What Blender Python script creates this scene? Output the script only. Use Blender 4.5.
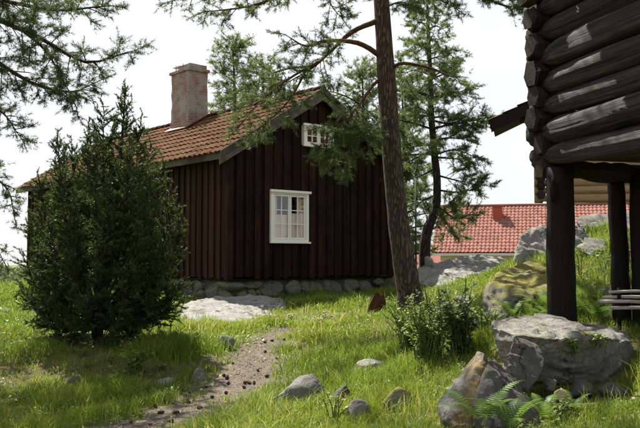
import bpy, bmesh, math, random
import numpy as np
from mathutils import Vector, noise as mnoise

for o in list(bpy.data.objects): bpy.data.objects.remove(o)
scene = bpy.context.scene
COL = scene.collection
EYE = 1.6; F = 820.0; HOR = 258.0
PITCH = math.atan((HOR - 214.0) / F)

# ------------------------------------------------------------------ camera
cam_d = bpy.data.cameras.new('camera'); cam = bpy.data.objects.new('camera', cam_d); COL.objects.link(cam)
cam.location = (0, 0, EYE); cam.rotation_euler = (math.pi / 2 + PITCH, 0, 0)
cam_d.sensor_width = 36; cam_d.lens = 36 * F / 640.0; cam_d.clip_start = 0.05; cam_d.clip_end = 3000
scene.camera = cam

# ------------------------------------------------------------------ sky, sun, exposure
SUN_AZ = math.atan2(-0.52, 0.85); SUN_EL = math.radians(54)
world = bpy.data.worlds.new('World'); scene.world = world; world.use_nodes = True
wn = world.node_tree; wn.nodes.clear()
wo = wn.nodes.new('ShaderNodeOutputWorld'); wb = wn.nodes.new('ShaderNodeBackground')
sk = wn.nodes.new('ShaderNodeTexSky'); sk.sky_type = 'NISHITA'; sk.sun_disc = False
sk.sun_elevation = SUN_EL; sk.sun_rotation = SUN_AZ; sk.dust_density = 2.0; sk.air_density = 1.0
tc = wn.nodes.new('ShaderNodeTexCoord'); mp = wn.nodes.new('ShaderNodeMapping'); mp.inputs['Scale'].default_value = (1, 1, 2.2)
nz = wn.nodes.new('ShaderNodeTexNoise'); nz.inputs['Scale'].default_value = 2.2; nz.inputs['Detail'].default_value = 6
rp = wn.nodes.new('ShaderNodeValToRGB'); rp.color_ramp.elements[0].position = 0.30; rp.color_ramp.elements[1].position = 0.56
rp.color_ramp.elements[0].color = (0.45, 0.45, 0.45, 1); rp.color_ramp.elements[1].color = (0.97, 0.97, 0.97, 1)
mxs = wn.nodes.new('ShaderNodeMix'); mxs.data_type = 'RGBA'
mxs.inputs['B'].default_value = (6.9, 7.05, 7.35, 1)
wn.links.new(tc.outputs['Generated'], mp.inputs['Vector']); wn.links.new(mp.outputs['Vector'], nz.inputs['Vector'])
wn.links.new(nz.outputs['Fac'], rp.inputs['Fac']); wn.links.new(rp.outputs['Color'], mxs.inputs['Factor'])
wn.links.new(sk.outputs['Color'], mxs.inputs['A']); wn.links.new(mxs.outputs['Result'], wb.inputs['Color'])
wb.inputs['Strength'].default_value = 0.05
wn.links.new(wb.outputs['Background'], wo.inputs['Surface'])
sun_d = bpy.data.lights.new('sun', 'SUN'); sun_d.energy = 5.0; sun_d.angle = math.radians(0.53); sun_d.color = (1.0, 0.94, 0.84)
sun = bpy.data.objects.new('sun', sun_d); COL.objects.link(sun)
SV = Vector((math.sin(SUN_AZ) * math.cos(SUN_EL), math.cos(SUN_AZ) * math.cos(SUN_EL), math.sin(SUN_EL)))
sun.rotation_euler = SV.to_track_quat('Z', 'Y').to_euler(); sun.location = (-20, 20, 40)
scene.view_settings.view_transform = 'Standard'; scene.view_settings.look = 'None'
scene.view_settings.exposure = 1.6; scene.view_settings.gamma = 1.0
scene.render.engine = 'CYCLES'
scene.cycles.max_bounces = 6; scene.cycles.diffuse_bounces = 3; scene.cycles.glossy_bounces = 2; scene.cycles.transmission_bounces = 4; scene.cycles.transparent_max_bounces = 6

# ------------------------------------------------------------------ helpers
rng = np.random.default_rng(7); random.seed(7)
def P(u, v, d):
    """pixel of the 640x428 photograph plus depth (m) -> world point"""
    a = (u - 320) / F; b = (214 - v) / F
    dx, dy, dz = a, math.cos(PITCH) - b * math.sin(PITCH), math.sin(PITCH) + b * math.cos(PITCH)
    s = d / dy
    return Vector((dx * s, d, EYE + dz * s))

class MB:
    """collects verts / polygons for one mesh"""
    def __init__(self): self.v = []; self.f = []
    def add(self, vs, fs):
        n = len(self.v); self.v.extend([tuple(p) for p in vs]); self.f.extend([tuple(i + n for i in f) for f in fs])
        return self
    def box(self, x0, x1, y0, y1, z0, z1):
        return self.add([(x0,y0,z0),(x1,y0,z0),(x1,y1,z0),(x0,y1,z0),(x0,y0,z1),(x1,y0,z1),(x1,y1,z1),(x0,y1,z1)],
                 [(0,3,2,1),(4,5,6,7),(0,1,5,4),(1,2,6,5),(2,3,7,6),(3,0,4,7)])
    def prism(self, front, back):
        n = len(front)
        return self.add(list(front) + list(back), [tuple(range(n)), tuple(range(2*n-1, n-1, -1))] +
                 [((i+1) % n, i, n + i, n + (i+1) % n) for i in range(n)])
    def tube(self, pts, rad, seg=8, cap=True, jit=0.0, seed=0):
        vs, fs = tube_arrays(pts, rad, seg, jit, seed)
        n = len(pts)
        if cap: fs = fs + [tuple(range(seg-1, -1, -1)), tuple((n-1)*seg + i for i in range(seg))]
        return self.add(vs, fs)
    def build(self, name, m, parent=None, smooth=False, bevel=0):
        me = bpy.data.meshes.new(name); me.from_pydata(self.v, [], self.f)
        bm = bmesh.new(); bm.from_mesh(me)
        bmesh.ops.recalc_face_normals(bm, faces=bm.faces)
        if bevel: bmesh.ops.bevel(bm, geom=bm.edges, offset=bevel, segments=1, affect='EDGES', clamp_overlap=True)
        bm.to_mesh(me); bm.free()
        if smooth: me.polygons.foreach_set('use_smooth', [True] * len(me.polygons))
        return link(name, me, m, parent)

def tube_arrays(pts, rad, seg, jit=0.0, seed=0):
    pts = [Vector(p) for p in pts]; r_ = random.Random(seed); vs = []; fs = []
    prev = None
    for i, p in enumerate(pts):
        t = (pts[min(i+1, len(pts)-1)] - pts[max(i-1, 0)]).normalized()
        if prev is None:
            a = Vector((0,0,1)) if abs(t.z) < 0.9 else Vector((1,0,0))
            u = t.cross(a).normalized()
        else:
            u = (prev - t * prev.dot(t)).normalized()
        prev = u; w = t.cross(u)
        for k in range(seg):
            a = 2 * math.pi * k / seg; r = rad[i] * (1 + jit * (r_.random() - .5) * 2)
            vs.append(p + u * (math.cos(a) * r) + w * (math.sin(a) * r))
    for i in range(len(pts) - 1):
        for k in range(seg):
            fs.append((i*seg + k, i*seg + (k+1) % seg, (i+1)*seg + (k+1) % seg, (i+1)*seg + k))
    return vs, fs

def link(name, me, m, parent=None):
    o = bpy.data.objects.new(name, me); COL.objects.link(o)
    if m is not None:
        me.materials.clear(); me.materials.append(m)
    if parent is not None: o.parent = parent
    return o

def np_mesh(name, V, Fa, m, parent=None, tone=None, smooth=False):
    me = bpy.data.meshes.new(name); V = np.ascontiguousarray(V, dtype=np.float32); Fa = np.ascontiguousarray(Fa, dtype=np.int32)
    nf, k = Fa.shape
    me.vertices.add(len(V)); me.vertices.foreach_set('co', V.ravel())
    me.loops.add(nf * k); me.loops.foreach_set('vertex_index', Fa.ravel())
    me.polygons.add(nf); me.polygons.foreach_set('loop_start', np.arange(0, nf * k, k, dtype=np.int32))
    me.polygons.foreach_set('use_smooth', np.full(nf, smooth))
    if tone is not None:
        at = me.attributes.new('tone', 'FLOAT', 'POINT'); at.data.foreach_set('value', np.ascontiguousarray(tone, dtype=np.float32))
    me.update(calc_edges=True)
    return link(name, me, m, parent)

def tag(o, label=None, cat=None, group=None, kind=None):
    if label: o['label'] = label
    if cat: o['category'] = cat
    if group: o['group'] = group
    if kind: o['kind'] = kind
    return o
def empty(name, loc, rz=0, label=None, cat=None, group=None):
    o = bpy.data.objects.new(name, None); COL.objects.link(o); o.location = loc; o.rotation_euler = (0, 0, rz)
    o.empty_display_size = 0.1
    return tag(o, label, cat, group)

# value noise (numpy)
_lat = np.random.default_rng(3).random((256, 256))
def vnoise(x, y):
    xi = np.floor(x).astype(int); yi = np.floor(y).astype(int); fx = x - xi; fy = y - yi
    fx = fx*fx*(3-2*fx); fy = fy*fy*(3-2*fy)
    g = lambda a, b: _lat[a % 256, b % 256]
    return (g(xi,yi)*(1-fx)+g(xi+1,yi)*fx)*(1-fy)+(g(xi,yi+1)*(1-fx)+g(xi+1,yi+1)*fx)*fy
def fbm(x, y, o=4):
    s = 0; a = 0.5
    for k in range(o):
        s = s + a * vnoise(x * 2**k + 17.3*k, y * 2**k + 9.1*k); a *= 0.5
    return s

# ------------------------------------------------------------------ materials
class NT:
    def __init__(self, name):
        self.m = bpy.data.materials.new(name); self.m.use_nodes = True; self.t = self.m.node_tree; self.t.nodes.clear()
        self.out = self.n('ShaderNodeOutputMaterial')
    def n(self, typ, **kw):
        nd = self.t.nodes.new(typ)
        for k, v in kw.items():
            if k in nd.inputs: nd.inputs[k].default_value = v
            else: setattr(nd, k, v)
        return nd
    def l(self, a, b): self.t.links.new(a, b)
    def coords(self, kind='Object', scale=(1,1,1)):
        c = self.n('ShaderNodeTexCoord'); mpn = self.n('ShaderNodeMapping'); mpn.inputs['Scale'].default_value = scale
        self.l(c.outputs[kind], mpn.inputs['Vector']); return mpn.outputs['Vector']
    def noise(self, vec, scale, detail=5, rough=0.6):
        nd = self.n('ShaderNodeTexNoise'); nd.inputs['Scale'].default_value = scale; nd.inputs['Detail'].default_value = detail
        nd.inputs['Roughness'].default_value = rough; self.l(vec, nd.inputs['Vector']); return nd.outputs['Fac']
    def ramp(self, fac, a, b, ca=(0,0,0), cb=(1,1,1)):
        r = self.n('ShaderNodeValToRGB'); e = r.color_ramp.elements; e[0].position = a; e[1].position = b
        e[0].color = (*ca, 1); e[1].color = (*cb, 1); self.l(fac, r.inputs['Fac']); return r.outputs['Color']
    def mix(self, fac, a, b, mode='MIX'):
        x = self.n('ShaderNodeMix', data_type='RGBA', blend_type=mode)
        if isinstance(fac, (int, float)): x.inputs['Factor'].default_value = fac
        else: self.l(fac, x.inputs['Factor'])
        for s, v in (('A', a), ('B', b)):
            if isinstance(v, tuple): x.inputs[s].default_value = (*v, 1)
            else: self.l(v, x.inputs[s])
        return x.outputs['Result']
    def attr(self, name):
        return self.n('ShaderNodeAttribute', attribute_name=name).outputs['Fac']
    def objrand(self): return self.n('ShaderNodeObjectInfo').outputs['Random']
    def math(self, op, a, b=0.0):
        x = self.n('ShaderNodeMath', operation=op)
        for i, v in enumerate((a, b)):
            if isinstance(v, (int, float)): x.inputs[i].default_value = v
            else: self.l(v, x.inputs[i])
        return x.outputs[0]
    def bsdf(self, col, rough=0.8, bump=None, strength=0.3, dist=0.02, spec=0.3, **kw):
        p = self.n('ShaderNodeBsdfPrincipled'); p.inputs['Roughness'].default_value = rough
        p.inputs['Specular IOR Level'].default_value = spec
        for k, v in kw.items(): p.inputs[k].default_value = v
        if isinstance(col, tuple): p.inputs['Base Color'].default_value = (*col, 1)
        else: self.l(col, p.inputs['Base Color'])
        if bump is not None:
            b = self.n('ShaderNodeBump'); b.inputs['Strength'].default_value = strength; b.inputs['Distance'].default_value = dist
            self.l(bump, b.inputs['Height']); self.l(b.outputs['Normal'], p.inputs['Normal'])
        return p.outputs['BSDF']
    def done(self, sh):
        self.l(sh, self.out.inputs['Surface']); return self.m

def m_wood(name, ca, cb, grain=(1,1,1), rough=0.85, rnd=0.5, patch=None):
    n = NT(name); v = n.coords('Object', grain)
    a = n.noise(v, 14, 6, 0.65); b = n.noise(n.coords('Object'), 1.6, 4)
    c = n.mix(n.ramp(a, .3, .7), ca, cb)
    if patch: c = n.mix(n.ramp(b, .48, .66), c, patch)
    r = n.objrand(); c = n.mix(n.math('MULTIPLY', r, rnd), c, n.mix(0.0, tuple(x * 0.35 for x in ca), (0,0,0)))
    return n.done(n.bsdf(c, rough, a, 0.5, 0.015, spec=.12))
def m_rock(name, ca=(.12,.115,.105), cb=(.235,.228,.21), moss=0.30, mosscol=(.060,.068,.018), dark=(.07,.065,.06), lichen=0.5):
    n = NT(name); v = n.coords('Object')
    big = n.noise(v, 1.7, 6); mid = n.noise(v, 7, 8, .7); fine = n.noise(v, 55, 5, .7)
    c = n.mix(n.ramp(mid, .35, .68), ca, cb); c = n.mix(n.ramp(fine, .42, .60), c, n.mix(.65, c, dark))
    c = n.mix(n.math('MULTIPLY', n.ramp(big, .45, .7), .7), c, n.mix(.55, c, dark))
    vo = n.n('ShaderNodeTexVoronoi'); vo.inputs['Scale'].default_value = 9; n.l(n.mix(.12, v, n.noise(v, 5)), vo.inputs['Vector'])
    c = n.mix(n.math('MULTIPLY', n.ramp(vo.outputs['Distance'], .08, .20, (1,1,1), (0,0,0)), lichen * .6), c, (.30,.31,.275))
    g = n.n('ShaderNodeNewGeometry'); sx = n.n('ShaderNodeSeparateXYZ'); n.l(g.outputs['Normal'], sx.inputs[0])
    mm = n.math('MULTIPLY', n.ramp(sx.outputs['Z'], .25, .8), n.ramp(n.noise(v, 3.2, 6, .65), .62 - moss*.3, .72 - moss*.3))
    c = n.mix(mm, c, n.mix(n.noise(v, 30), mosscol, tuple(x * 1.9 for x in mosscol)))
    ed = n.n('ShaderNodeTexVoronoi', feature='DISTANCE_TO_EDGE'); ed.inputs['Scale'].default_value = 2.4; n.l(n.mix(.30, v, n.noise(v, 3.5, 6, .7)), ed.inputs['Vector'])
    crk = n.ramp(n.math('ADD', ed.outputs['Distance'], n.math('MULTIPLY', n.math('SUBTRACT', n.noise(v, 2.0, 4), .42), .10)), .0, .018)
    c = n.mix(crk, tuple(x * .35 for x in dark), c)
    h = n.math('ADD', n.math('ADD', mid, n.math('MULTIPLY', crk, .5)), n.math('MULTIPLY', fine, .45))
    return n.done(n.bsdf(c, .92, h, .8, .035, spec=.2))
def m_leaf(name, ca, cb, transl=0.35, rough=0.5, tip=None):
    n = NT(name); t = n.attr('tone'); c = n.mix(t, ca, cb)
    if tip: c = n.mix(n.ramp(t, .86, .97), c, tip)
    p = n.bsdf(c, rough, spec=.25); tr = n.n('ShaderNodeBsdfTranslucent'); n.l(n.mix(.35, c, n.mix(.5, c, (.30,.36,.04))), tr.inputs['Color'])
    mx = n.n('ShaderNodeMixShader'); mx.inputs[0].default_value = transl; n.l(p, mx.inputs[1]); n.l(tr.outputs[0], mx.inputs[2])
    return n.done(mx.outputs[0])
def m_plain(name, c, rough=.6, ns=20, amt=.25, spec=.3):
    n = NT(name); v = n.coords('Object'); a = n.noise(v, ns, 5)
    return n.done(n.bsdf(n.mix(n.math('MULTIPLY', n.ramp(a, .4, .7), amt), c, tuple(x * .45 for x in c)), rough, a, .15, .01, spec=spec))

M = {}
M['board'] = m_wood('tarred_boards', (.011,.0050,.003), (.046,.0175,.0085), (1,1,.07), .85, .8, (.010,.0062,.0042))
M['redboard'] = m_wood('worn_red_boards', (.017,.0078,.0045), (.060,.0250,.0130), (1,1,.07), .85, .75, (.028,.0155,.009))
M['greywood'] = m_wood('weathered_grey_wood', (.075,.066,.056), (.155,.138,.118), (1,1,1), .9, .4, (.05,.04,.033))
M['log'] = m_wood('weathered_log', (.022,.017,.014), (.125,.108,.092), (8,.30,8), .7, .35, (.045,.032,.023))
def m_log(name, ca, cb, cr, sc):
    n = NT(name); v = n.coords('Object', sc); g = n.noise(v, 14, 7, .7); w = n.noise(n.coords('Object', tuple(x * .45 for x in sc)), 9, 6, .7); b = n.noise(n.coords('Object'), 1.3, 5)
    c = n.mix(n.ramp(g, .40, .72), ca, cb); c = n.mix(n.ramp(w, .44, .60), c, n.mix(.45, c, cr)); c = n.mix(n.math('MULTIPLY', n.ramp(b, .40, .60), .7), c, n.mix(.75, c, cr))
    ck = n.math('ABSOLUTE', n.math('SUBTRACT', w, .53)); line = n.ramp(ck, .0, .012)
    c = n.mix(line, tuple(x * .25 for x in ca), c); c = n.mix(n.math('MULTIPLY', n.objrand(), .45), c, n.mix(.6, c, (.02,.015,.012)))
    return n.done(n.bsdf(c, .78, n.math('ADD', n.math('MULTIPLY', line, 1.2), g), .9, .02, spec=.25))
M['log'] = m_log('weathered_log', (.007,.0055,.0045), (.105,.094,.082), (.009,.0065,.005), (3.2,.10,3.2))
M['logend'] = m_wood('log_end_grain', (.009,.0066,.0054), (.045,.034,.027), (3,3,3), .85, .6)
M['palelog'] = m_wood('pale_log', (.22,.145,.075), (.36,.25,.14), (.6,7,7), .75, .3)
M['tarpost'] = m_wood('tarred_post', (.0035,.0027,.0022), (.015,.0115,.009), (6,6,.4), .65, .3)
M['peeled'] = m_wood('peeled_pole', (.30,.27,.24), (.46,.43,.39), (1,1,1), .8, .2)
M['white'] = m_plain('white_paint', (.78,.76,.71), .45, 18, .12)
M['dark_iron'] = m_plain('dark_iron', (.03,.03,.032), .5)
M['rust'] = m_plain('rusty_sheet', (.17,.06,.045), .6, 8, .5)
M['redbox'] = m_plain('red_sheet', (.30,.05,.032), .5, 6, .2)
M['plaster'] = m_plain('pale_plaster', (.52,.50,.46), .85, 4, .25)
M['rock'] = m_rock('granite')
M['rock_slab'] = m_rock('slab_granite', (.145,.138,.122), (.29,.28,.25), .25)
M['rock_pale'] = m_rock('pale_granite', (.20,.195,.18), (.345,.335,.31), .15)
M['rock_moss'] = m_rock('mossy_granite', moss=.8, mosscol=(.105,.095,.022))
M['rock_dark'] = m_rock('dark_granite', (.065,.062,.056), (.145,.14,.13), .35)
M['stone_moss'] = m_rock('foundation_stone', (.125,.12,.095), (.28,.27,.23), .9, (.095,.115,.025), lichen=.9)
# boulder with a mustard lichen stain
n = NT('lichen_stained_granite'); v = n.coords('Object')
mid = n.noise(v, 6, 8, .7); fine = n.noise(v, 50, 5, .7)
c = n.mix(n.ramp(mid, .35, .7), (.09,.088,.083), (.215,.21,.20)); c = n.mix(n.ramp(fine, .42, .66), c, (.055,.055,.052))
sx = n.n('ShaderNodeSeparateXYZ'); n.l(v, sx.inputs[0])
band = n.math('ABSOLUTE', n.math('ADD', n.math('ADD', sx.outputs['X'], -.02), n.math('MULTIPLY', n.math('SUBTRACT', .45, sx.outputs['Z']), .50)))
st = n.math('ADD', band, n.math('MULTIPLY', n.math('SUBTRACT', n.noise(v, 5, 7, .7), .5), .5))
c = n.mix(n.math('MULTIPLY', n.math('MULTIPLY', n.ramp(st, .02, .14, (1,1,1), (0,0,0)), n.ramp(n.noise(v, 11, 8, .75), .40, .58)), .85), c, n.mix(n.noise(v, 18), (.13,.075,.012), (.27,.18,.03)))
M['rock_lichen'] = n.done(n.bsdf(c, .92, n.math('ADD', mid, n.math('MULTIPLY', fine, .35)), .8, .035, spec=.2))
# bark
def m_bark(name, low, high, z0, z1, sc=1.0):
    n = NT(name); v = n.coords('Object', (1,1,.20)); w = n.n('ShaderNodeTexVoronoi', feature='DISTANCE_TO_EDGE'); w.inputs['Scale'].default_value = 26 * sc
    n.l(n.mix(.10, v, n.noise(v, 9)), w.inputs['Vector']); nz = n.noise(v, 26 * sc, 7, .7)
    plate = n.ramp(n.math('ADD', w.outputs['Distance'], n.math('MULTIPLY', n.math('SUBTRACT', nz, .5), .22)), -.02, .20)
    s = n.n('ShaderNodeSeparateXYZ'); n.l(n.coords('Object'), s.inputs[0])
    z = n.n('ShaderNodeMapRange'); z.inputs[1].default_value = z0; z.inputs[2].default_value = z1; n.l(n.math('ADD', s.outputs['Z'], n.math('MULTIPLY', nz, .9)), z.inputs[0])
    base = n.mix(z.outputs[0], low, high)
    c = n.mix(plate, n.mix(.55, base, (.015,.012,.01)), n.mix(n.math('MULTIPLY', nz, .5), base, n.mix(.35, base, (.22,.18,.15))))
    return n.done(n.bsdf(c, .9, n.math('ADD', plate, n.math('MULTIPLY', nz, .6)), 1.0, .04, spec=.15))
M['bark'] = m_bark('pine_bark', (.095,.073,.060), (.135,.085,.060), 2.0, 5.5)
M['branchbark'] = m_bark('pine_branch_bark', (.17,.095,.055), (.24,.12,.062), 0, 6, 3)
M['darkbark'] = m_bark('dark_bark', (.055,.045,.037), (.09,.06,.042), 2, 8)
M['needle'] = m_leaf('pine_needles', (.034,.064,.022), (.110,.155,.055), .36)
M['needle_blue'] = m_leaf('bluish_pine_needles', (.028,.054,.026), (.085,.125,.055), .32)  # slightly darker and bluer needles, for the left-edge pine
M['needle_bright'] = m_leaf('bright_pine_needles', (.050,.092,.030), (.145,.20,.065), .42)
M['juniper'] = m_leaf('juniper_needles', (.022,.042,.014), (.066,.100,.030), .32)
M['grass'] = m_leaf('grass_blades', (.052,.118,.009), (.240,.295,.030), .50, tip=(.46,.40,.15))
M['weed'] = m_leaf('weed_leaves', (.070,.130,.020), (.180,.245,.042), .45)
M['darkleaf'] = m_leaf('dark_leaves', (.022,.055,.016), (.055,.105,.026), .35)
M['fern'] = m_leaf('fern_leaves', (.055,.12,.018), (.125,.21,.04), .45)
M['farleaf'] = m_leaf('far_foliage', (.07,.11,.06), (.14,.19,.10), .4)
M['stem'] = m_plain('plant_stem', (.09,.10,.035), .7)
M['cone'] = m_plain('cone_scales', (.050,.030,.019), .85)
M['petal'] = m_plain('yellow_petals', (.75,.52,.03), .6)
M['petalwhite'] = m_plain('white_petals', (.75,.74,.68), .6)
# pantiles
def m_tile(name, ca, cb, cc, moss=(.16,.15,.10), amt=.5):
    n = NT(name); t = n.attr('tone'); v = n.coords('Object'); c = n.mix(t, ca, cb); c = n.mix(n.ramp(n.noise(v, 30, 5), .45, .75), c, cc)
    c = n.mix(n.math('MULTIPLY', n.ramp(n.noise(v, 2.2, 6, .7), .48, .66), amt), c, moss)
    return n.done(n.bsdf(c, .95, n.noise(v, 60), .3, .01, spec=.05))
M['tile'] = m_tile('old_pantiles', (.058,.024,.011), (.140,.060,.027), (.045,.022,.012), (.105,.085,.042), .65)
M['tile_new'] = m_tile('red_pantiles', (.175,.078,.062), (.255,.122,.098), (.20,.092,.074), (.24,.15,.12), .25)
# chimney: brick showing through lime wash
n = NT('worn_limed_brick'); v = n.coords('Object'); bt = n.n('ShaderNodeTexBrick'); bt.inputs['Scale'].default_value = 4.0
bt.inputs['Color1'].default_value = (.19,.085,.065,1); bt.inputs['Color2'].default_value = (.24,.115,.09,1); bt.inputs['Mortar'].default_value = (.33,.29,.25,1)
bt.inputs['Mortar Size'].default_value = .025; bt.inputs['Row Height'].default_value = .30; bt.inputs['Brick Width'].default_value = .95
cmb = n.n('ShaderNodeCombineXYZ'); s = n.n('ShaderNodeSeparateXYZ'); n.l(v, s.inputs[0]); n.l(n.math('ADD', s.outputs['X'], s.outputs['Y']), cmb.inputs[0]); n.l(s.outputs['Z'], cmb.inputs[1])
n.l(cmb.outputs[0], bt.inputs['Vector'])
mpc = n.n('ShaderNodeMapping'); mpc.inputs['Location'].default_value = (3.3, 1.7, .6); n.l(v, mpc.inputs['Vector']); pz = n.noise(mpc.outputs['Vector'], 2.1, 7, .65); pf = n.noise(v, 14, 6, .7)
c = n.mix(n.ramp(pz, .40, .52), bt.outputs['Color'], n.mix(n.ramp(pf, .35, .65), (.20,.175,.155), (.36,.33,.295)))
c = n.mix(n.math('MULTIPLY', n.ramp(pf, .46, .70), .6), c, (.09,.065,.055))
M['chimney'] = n.done(n.bsdf(c, .9, n.math('ADD', n.math('MULTIPLY', n.ramp(pz, .40, .52), .8), pf), .6, .03))
# glass
n = NT('window_glass'); tr = n.n('ShaderNodeBsdfTransparent'); gl = n.n('ShaderNodeBsdfGlossy', Roughness=.03)
gl.inputs['Color'].default_value = (.9,.93,.95,1); mx = n.n('ShaderNodeMixShader')
mx.inputs[0].default_value = .055; n.l(tr.outputs[0], mx.inputs[1]); n.l(gl.outputs[0], mx.inputs[2]); M['glass'] = n.done(mx.outputs[0])
M['curtain'] = m_plain('pale_curtain', (.80,.66,.58), .9, 9, .25)
# ground
n = NT('meadow_soil'); v = n.coords('Object'); d = n.attr('dirt')
a = n.noise(v, 1.1, 6, .65); b = n.noise(v, 9, 7, .7); f = n.noise(v, 60, 6, .7)
gr = n.mix(n.ramp(a, .35, .65), (.060,.080,.018), (.105,.110,.030)); gr = n.mix(n.ramp(b, .46, .66), gr, (.145,.115,.055)); gr = n.mix(n.ramp(n.noise(v, 2.7, 6, .7), .5, .64), gr, (.14,.135,.04))
so = n.mix(n.ramp(b, .35, .65), (.085,.070,.052), (.175,.148,.118)); so = n.mix(n.ramp(f, .42, .60), so, (.075,.056,.042))
so = n.mix(n.attr('humus'), so, n.mix(n.ramp(b, .35, .65), (.030,.021,.013), (.075,.052,.030)))
M['ground'] = n.done(n.bsdf(n.mix(d, gr, so), .95, n.math('ADD', b, n.math('MULTIPLY', f, .5)), .7, .03, spec=.1))

# ------------------------------------------------------------------ terrain
CP = []
def cp(u, v, d): p = P(u, v, d); CP.append((p.x, p.y, p.z))
def cz(x, y, z): CP.append((x, y, z + EYE))
for a in [(0,428,7.9),(100,428,7.7),(200,428,7.4),(320,428,7.0),(420,428,6.4),(500,428,5.9),(560,428,5.8),(620,428,5.7),
          (275,340,12.4),(240,375,9.9),(330,352,11.4),(400,372,9.0),(360,318,14.0),(300,312,15.2),(230,312,16.6),(420,345,10.3),(450,318,12.0),
          (228,302,17.9),(300,298,19.2),(360,295,20.3),(395,293.5,21.2),(412,304,13.5),(465,300,13.2),(180,309,17.2),(150,320,14.2),
          (98,338,11.5),(150,342,11.3),(45,338,11.7),(100,351,10.6),(40,351,10.6),(150,354,10.5),(100,384,9.75),(30,386,9.75),(170,386,9.7),
          (10,322,14.5),(10,300,19),(10,291,25),(60,312,16.5),(-60,322,14),(-60,300,19),
          (490,318,9.9),(520,318,9.0),(562,322,8.2),(622,321,8.6),(680,330,8.4),(590,292,10.4),(590,252,13.0),(600,226,15.2),(540,290,10.6),(530,262,13.2),(640,285,10.4),(690,250,13),
          (470,292,15.0),(430,291,17.3),(460,284,19.0),(490,280,19.5),(430,272,21.5),
          (460,400,7.2),(560,404,6.7),(590,406,6.5),(630,404,6.6)]: cp(*a)
for a in [(-9,3,-1.65),(0,2,-1.62),(0,-3,-1.65),(8,-3,-1.6),(-10,-3,-1.65),(4,4,-1.1),(8,5,-1.0),(8,9,-.6),(10,15,.3),(7.5,18.5,.5),(9,24,-.4),(3,26,-.7),(0,27,-.95),(-5,24,-.9),(-8,20,-.95),
          (-9,10,-1.3),(-12,28,-1.25),(-14,38,-2.2),(-22,60,-4.5),(-40,100,-6.5),(0,40,-2.0),(8,45,-2.3),(16,42,-2.3),(25,50,-2.5),(0,100,-6),(40,110,-6),(-25,20,-1.3),(25,20,-.3),(-25,0,-1.7),(25,0,-1.4),(0,-25,-1.8),
          (-300,300,-8),(300,300,-8),(0,700,-9),(-300,-100,-4),(300,-100,-4),(0,-200,-4)]: cz(*a)
CP = np.array(CP); _c = CP[:, :2]; _n = len(CP)
_D = np.linalg.norm(_c[:, None] - _c[None], axis=2)
_A = np.zeros((_n + 1, _n + 1)); _A[:_n, :_n] = -_D - np.eye(_n) * -0.05; _A[:_n, _n] = 1; _A[_n, :_n] = 1
_w = np.linalg.solve(_A, np.append(CP[:, 2], 0))
def H(x, y):
    x = np.atleast_1d(np.asarray(x, float)); y = np.atleast_1d(np.asarray(y, float)); out = np.empty_like(x)
    for i in range(0, len(x), 40000):
        a = x[i:i+40000]; b = y[i:i+40000]
        r = np.sqrt((a[:, None] - _c[None, :, 0])**2 + (b[:, None] - _c[None, :, 1])**2 + 0.09)
        out[i:i+40000] = -(r @ _w[:_n]) + _w[_n]
    return out + (fbm(x * 1.3 + 40, y * 1.3 + 40) - .47) * .10
def hz(x, y): return float(H(x, y)[0])
def G(u, v, dmin=3.0, dmax=70.0):
    """where the sight line through a pixel meets the ground"""
    ds = np.linspace(dmin, dmax, 1200); p0 = P(u, v, 1.0)
    xs = p0.x * ds; zs = EYE + (p0.z - EYE) * ds; hh = H(xs, ds); k = np.argmax(zs < hh)
    return Vector((xs[k], ds[k], hh[k]))

path_px = [[(120,440),(165,420),(205,400),(238,380),(255,362),(268,346),(276,334)], [(255,368),(290,357),(318,350)]]
paths = [np.array([[G(u, v).x, G(u, v).y] for u, v in pl]) for pl in path_px]
paths[0] = np.vstack([[paths[0][0] - (paths[0][1] - paths[0][0]) * 1.4], paths[0]])
def seg_dist(x, y, pl):
    d = np.full(len(x), 1e9)
    for a, b in zip(pl[:-1], pl[1:]):
        ab = b - a; t = np.clip(((x - a[0]) * ab[0] + (y - a[1]) * ab[1]) / (ab @ ab), 0, 1)
        d = np.minimum(d, np.hypot(x - a[0] - t * ab[0], y - a[1] - t * ab[1]))
    return d
def smooth(a, b, t): t = np.clip((t - a) / (b - a), 0, 1); return t * t * (3 - 2 * t)
bankL, bankR = P(20, 366, 10.0), P(165, 368, 10.0)
dry = [(G(345,347), .55), (G(372,352), .5), (G(600,330,6.5), 1.2)]
def humus_mask(x, y):
    nn = (fbm(x * 1.6 + 8, y * 1.6) - .47) * 1.6 + (fbm(x * 6, y * 6 + 4, 2) - .37) * .5; bank = np.array([[bankL.x, bankL.y], [bankR.x, bankR.y]])
    m = 1 - smooth(.15, .60, seg_dist(x, y, bank) + nn * .8)
    juni = np.hypot((x - bj_x) / 1.15, (y - 11.45) / .9); return np.maximum(m, .8 * (1 - smooth(.5, 1.0, juni + nn * .5)))
bj_x = P(98,338,11.5).x
def dirt_mask(x, y):
    x = np.asarray(x, float); y = np.asarray(y, float); nn = (fbm(x * 2.1, y * 2.1) - .47) * .9 + (fbm(x * 7, y * 7, 2) - .37) * .35
    m = 1 - smooth(.05, .52, seg_dist(x, y, paths[0]) + nn * 1.6 - .02 - .34 * (1 - smooth(7.6, 9.8, y)))
    m = np.maximum(m, .75 * (1 - smooth(.08, .35, seg_dist(x, y, paths[1]) + nn * .6)))
    bank = np.array([[bankL.x, bankL.y], [bankR.x, bankR.y]])
    m = np.maximum(m, .62 * humus_mask(x, y))
    for p, r in dry: m = np.maximum(m, .6 * (1 - smooth(.1, r, np.hypot(x - p.x, y - p.y) + nn)))
    return m
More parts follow.
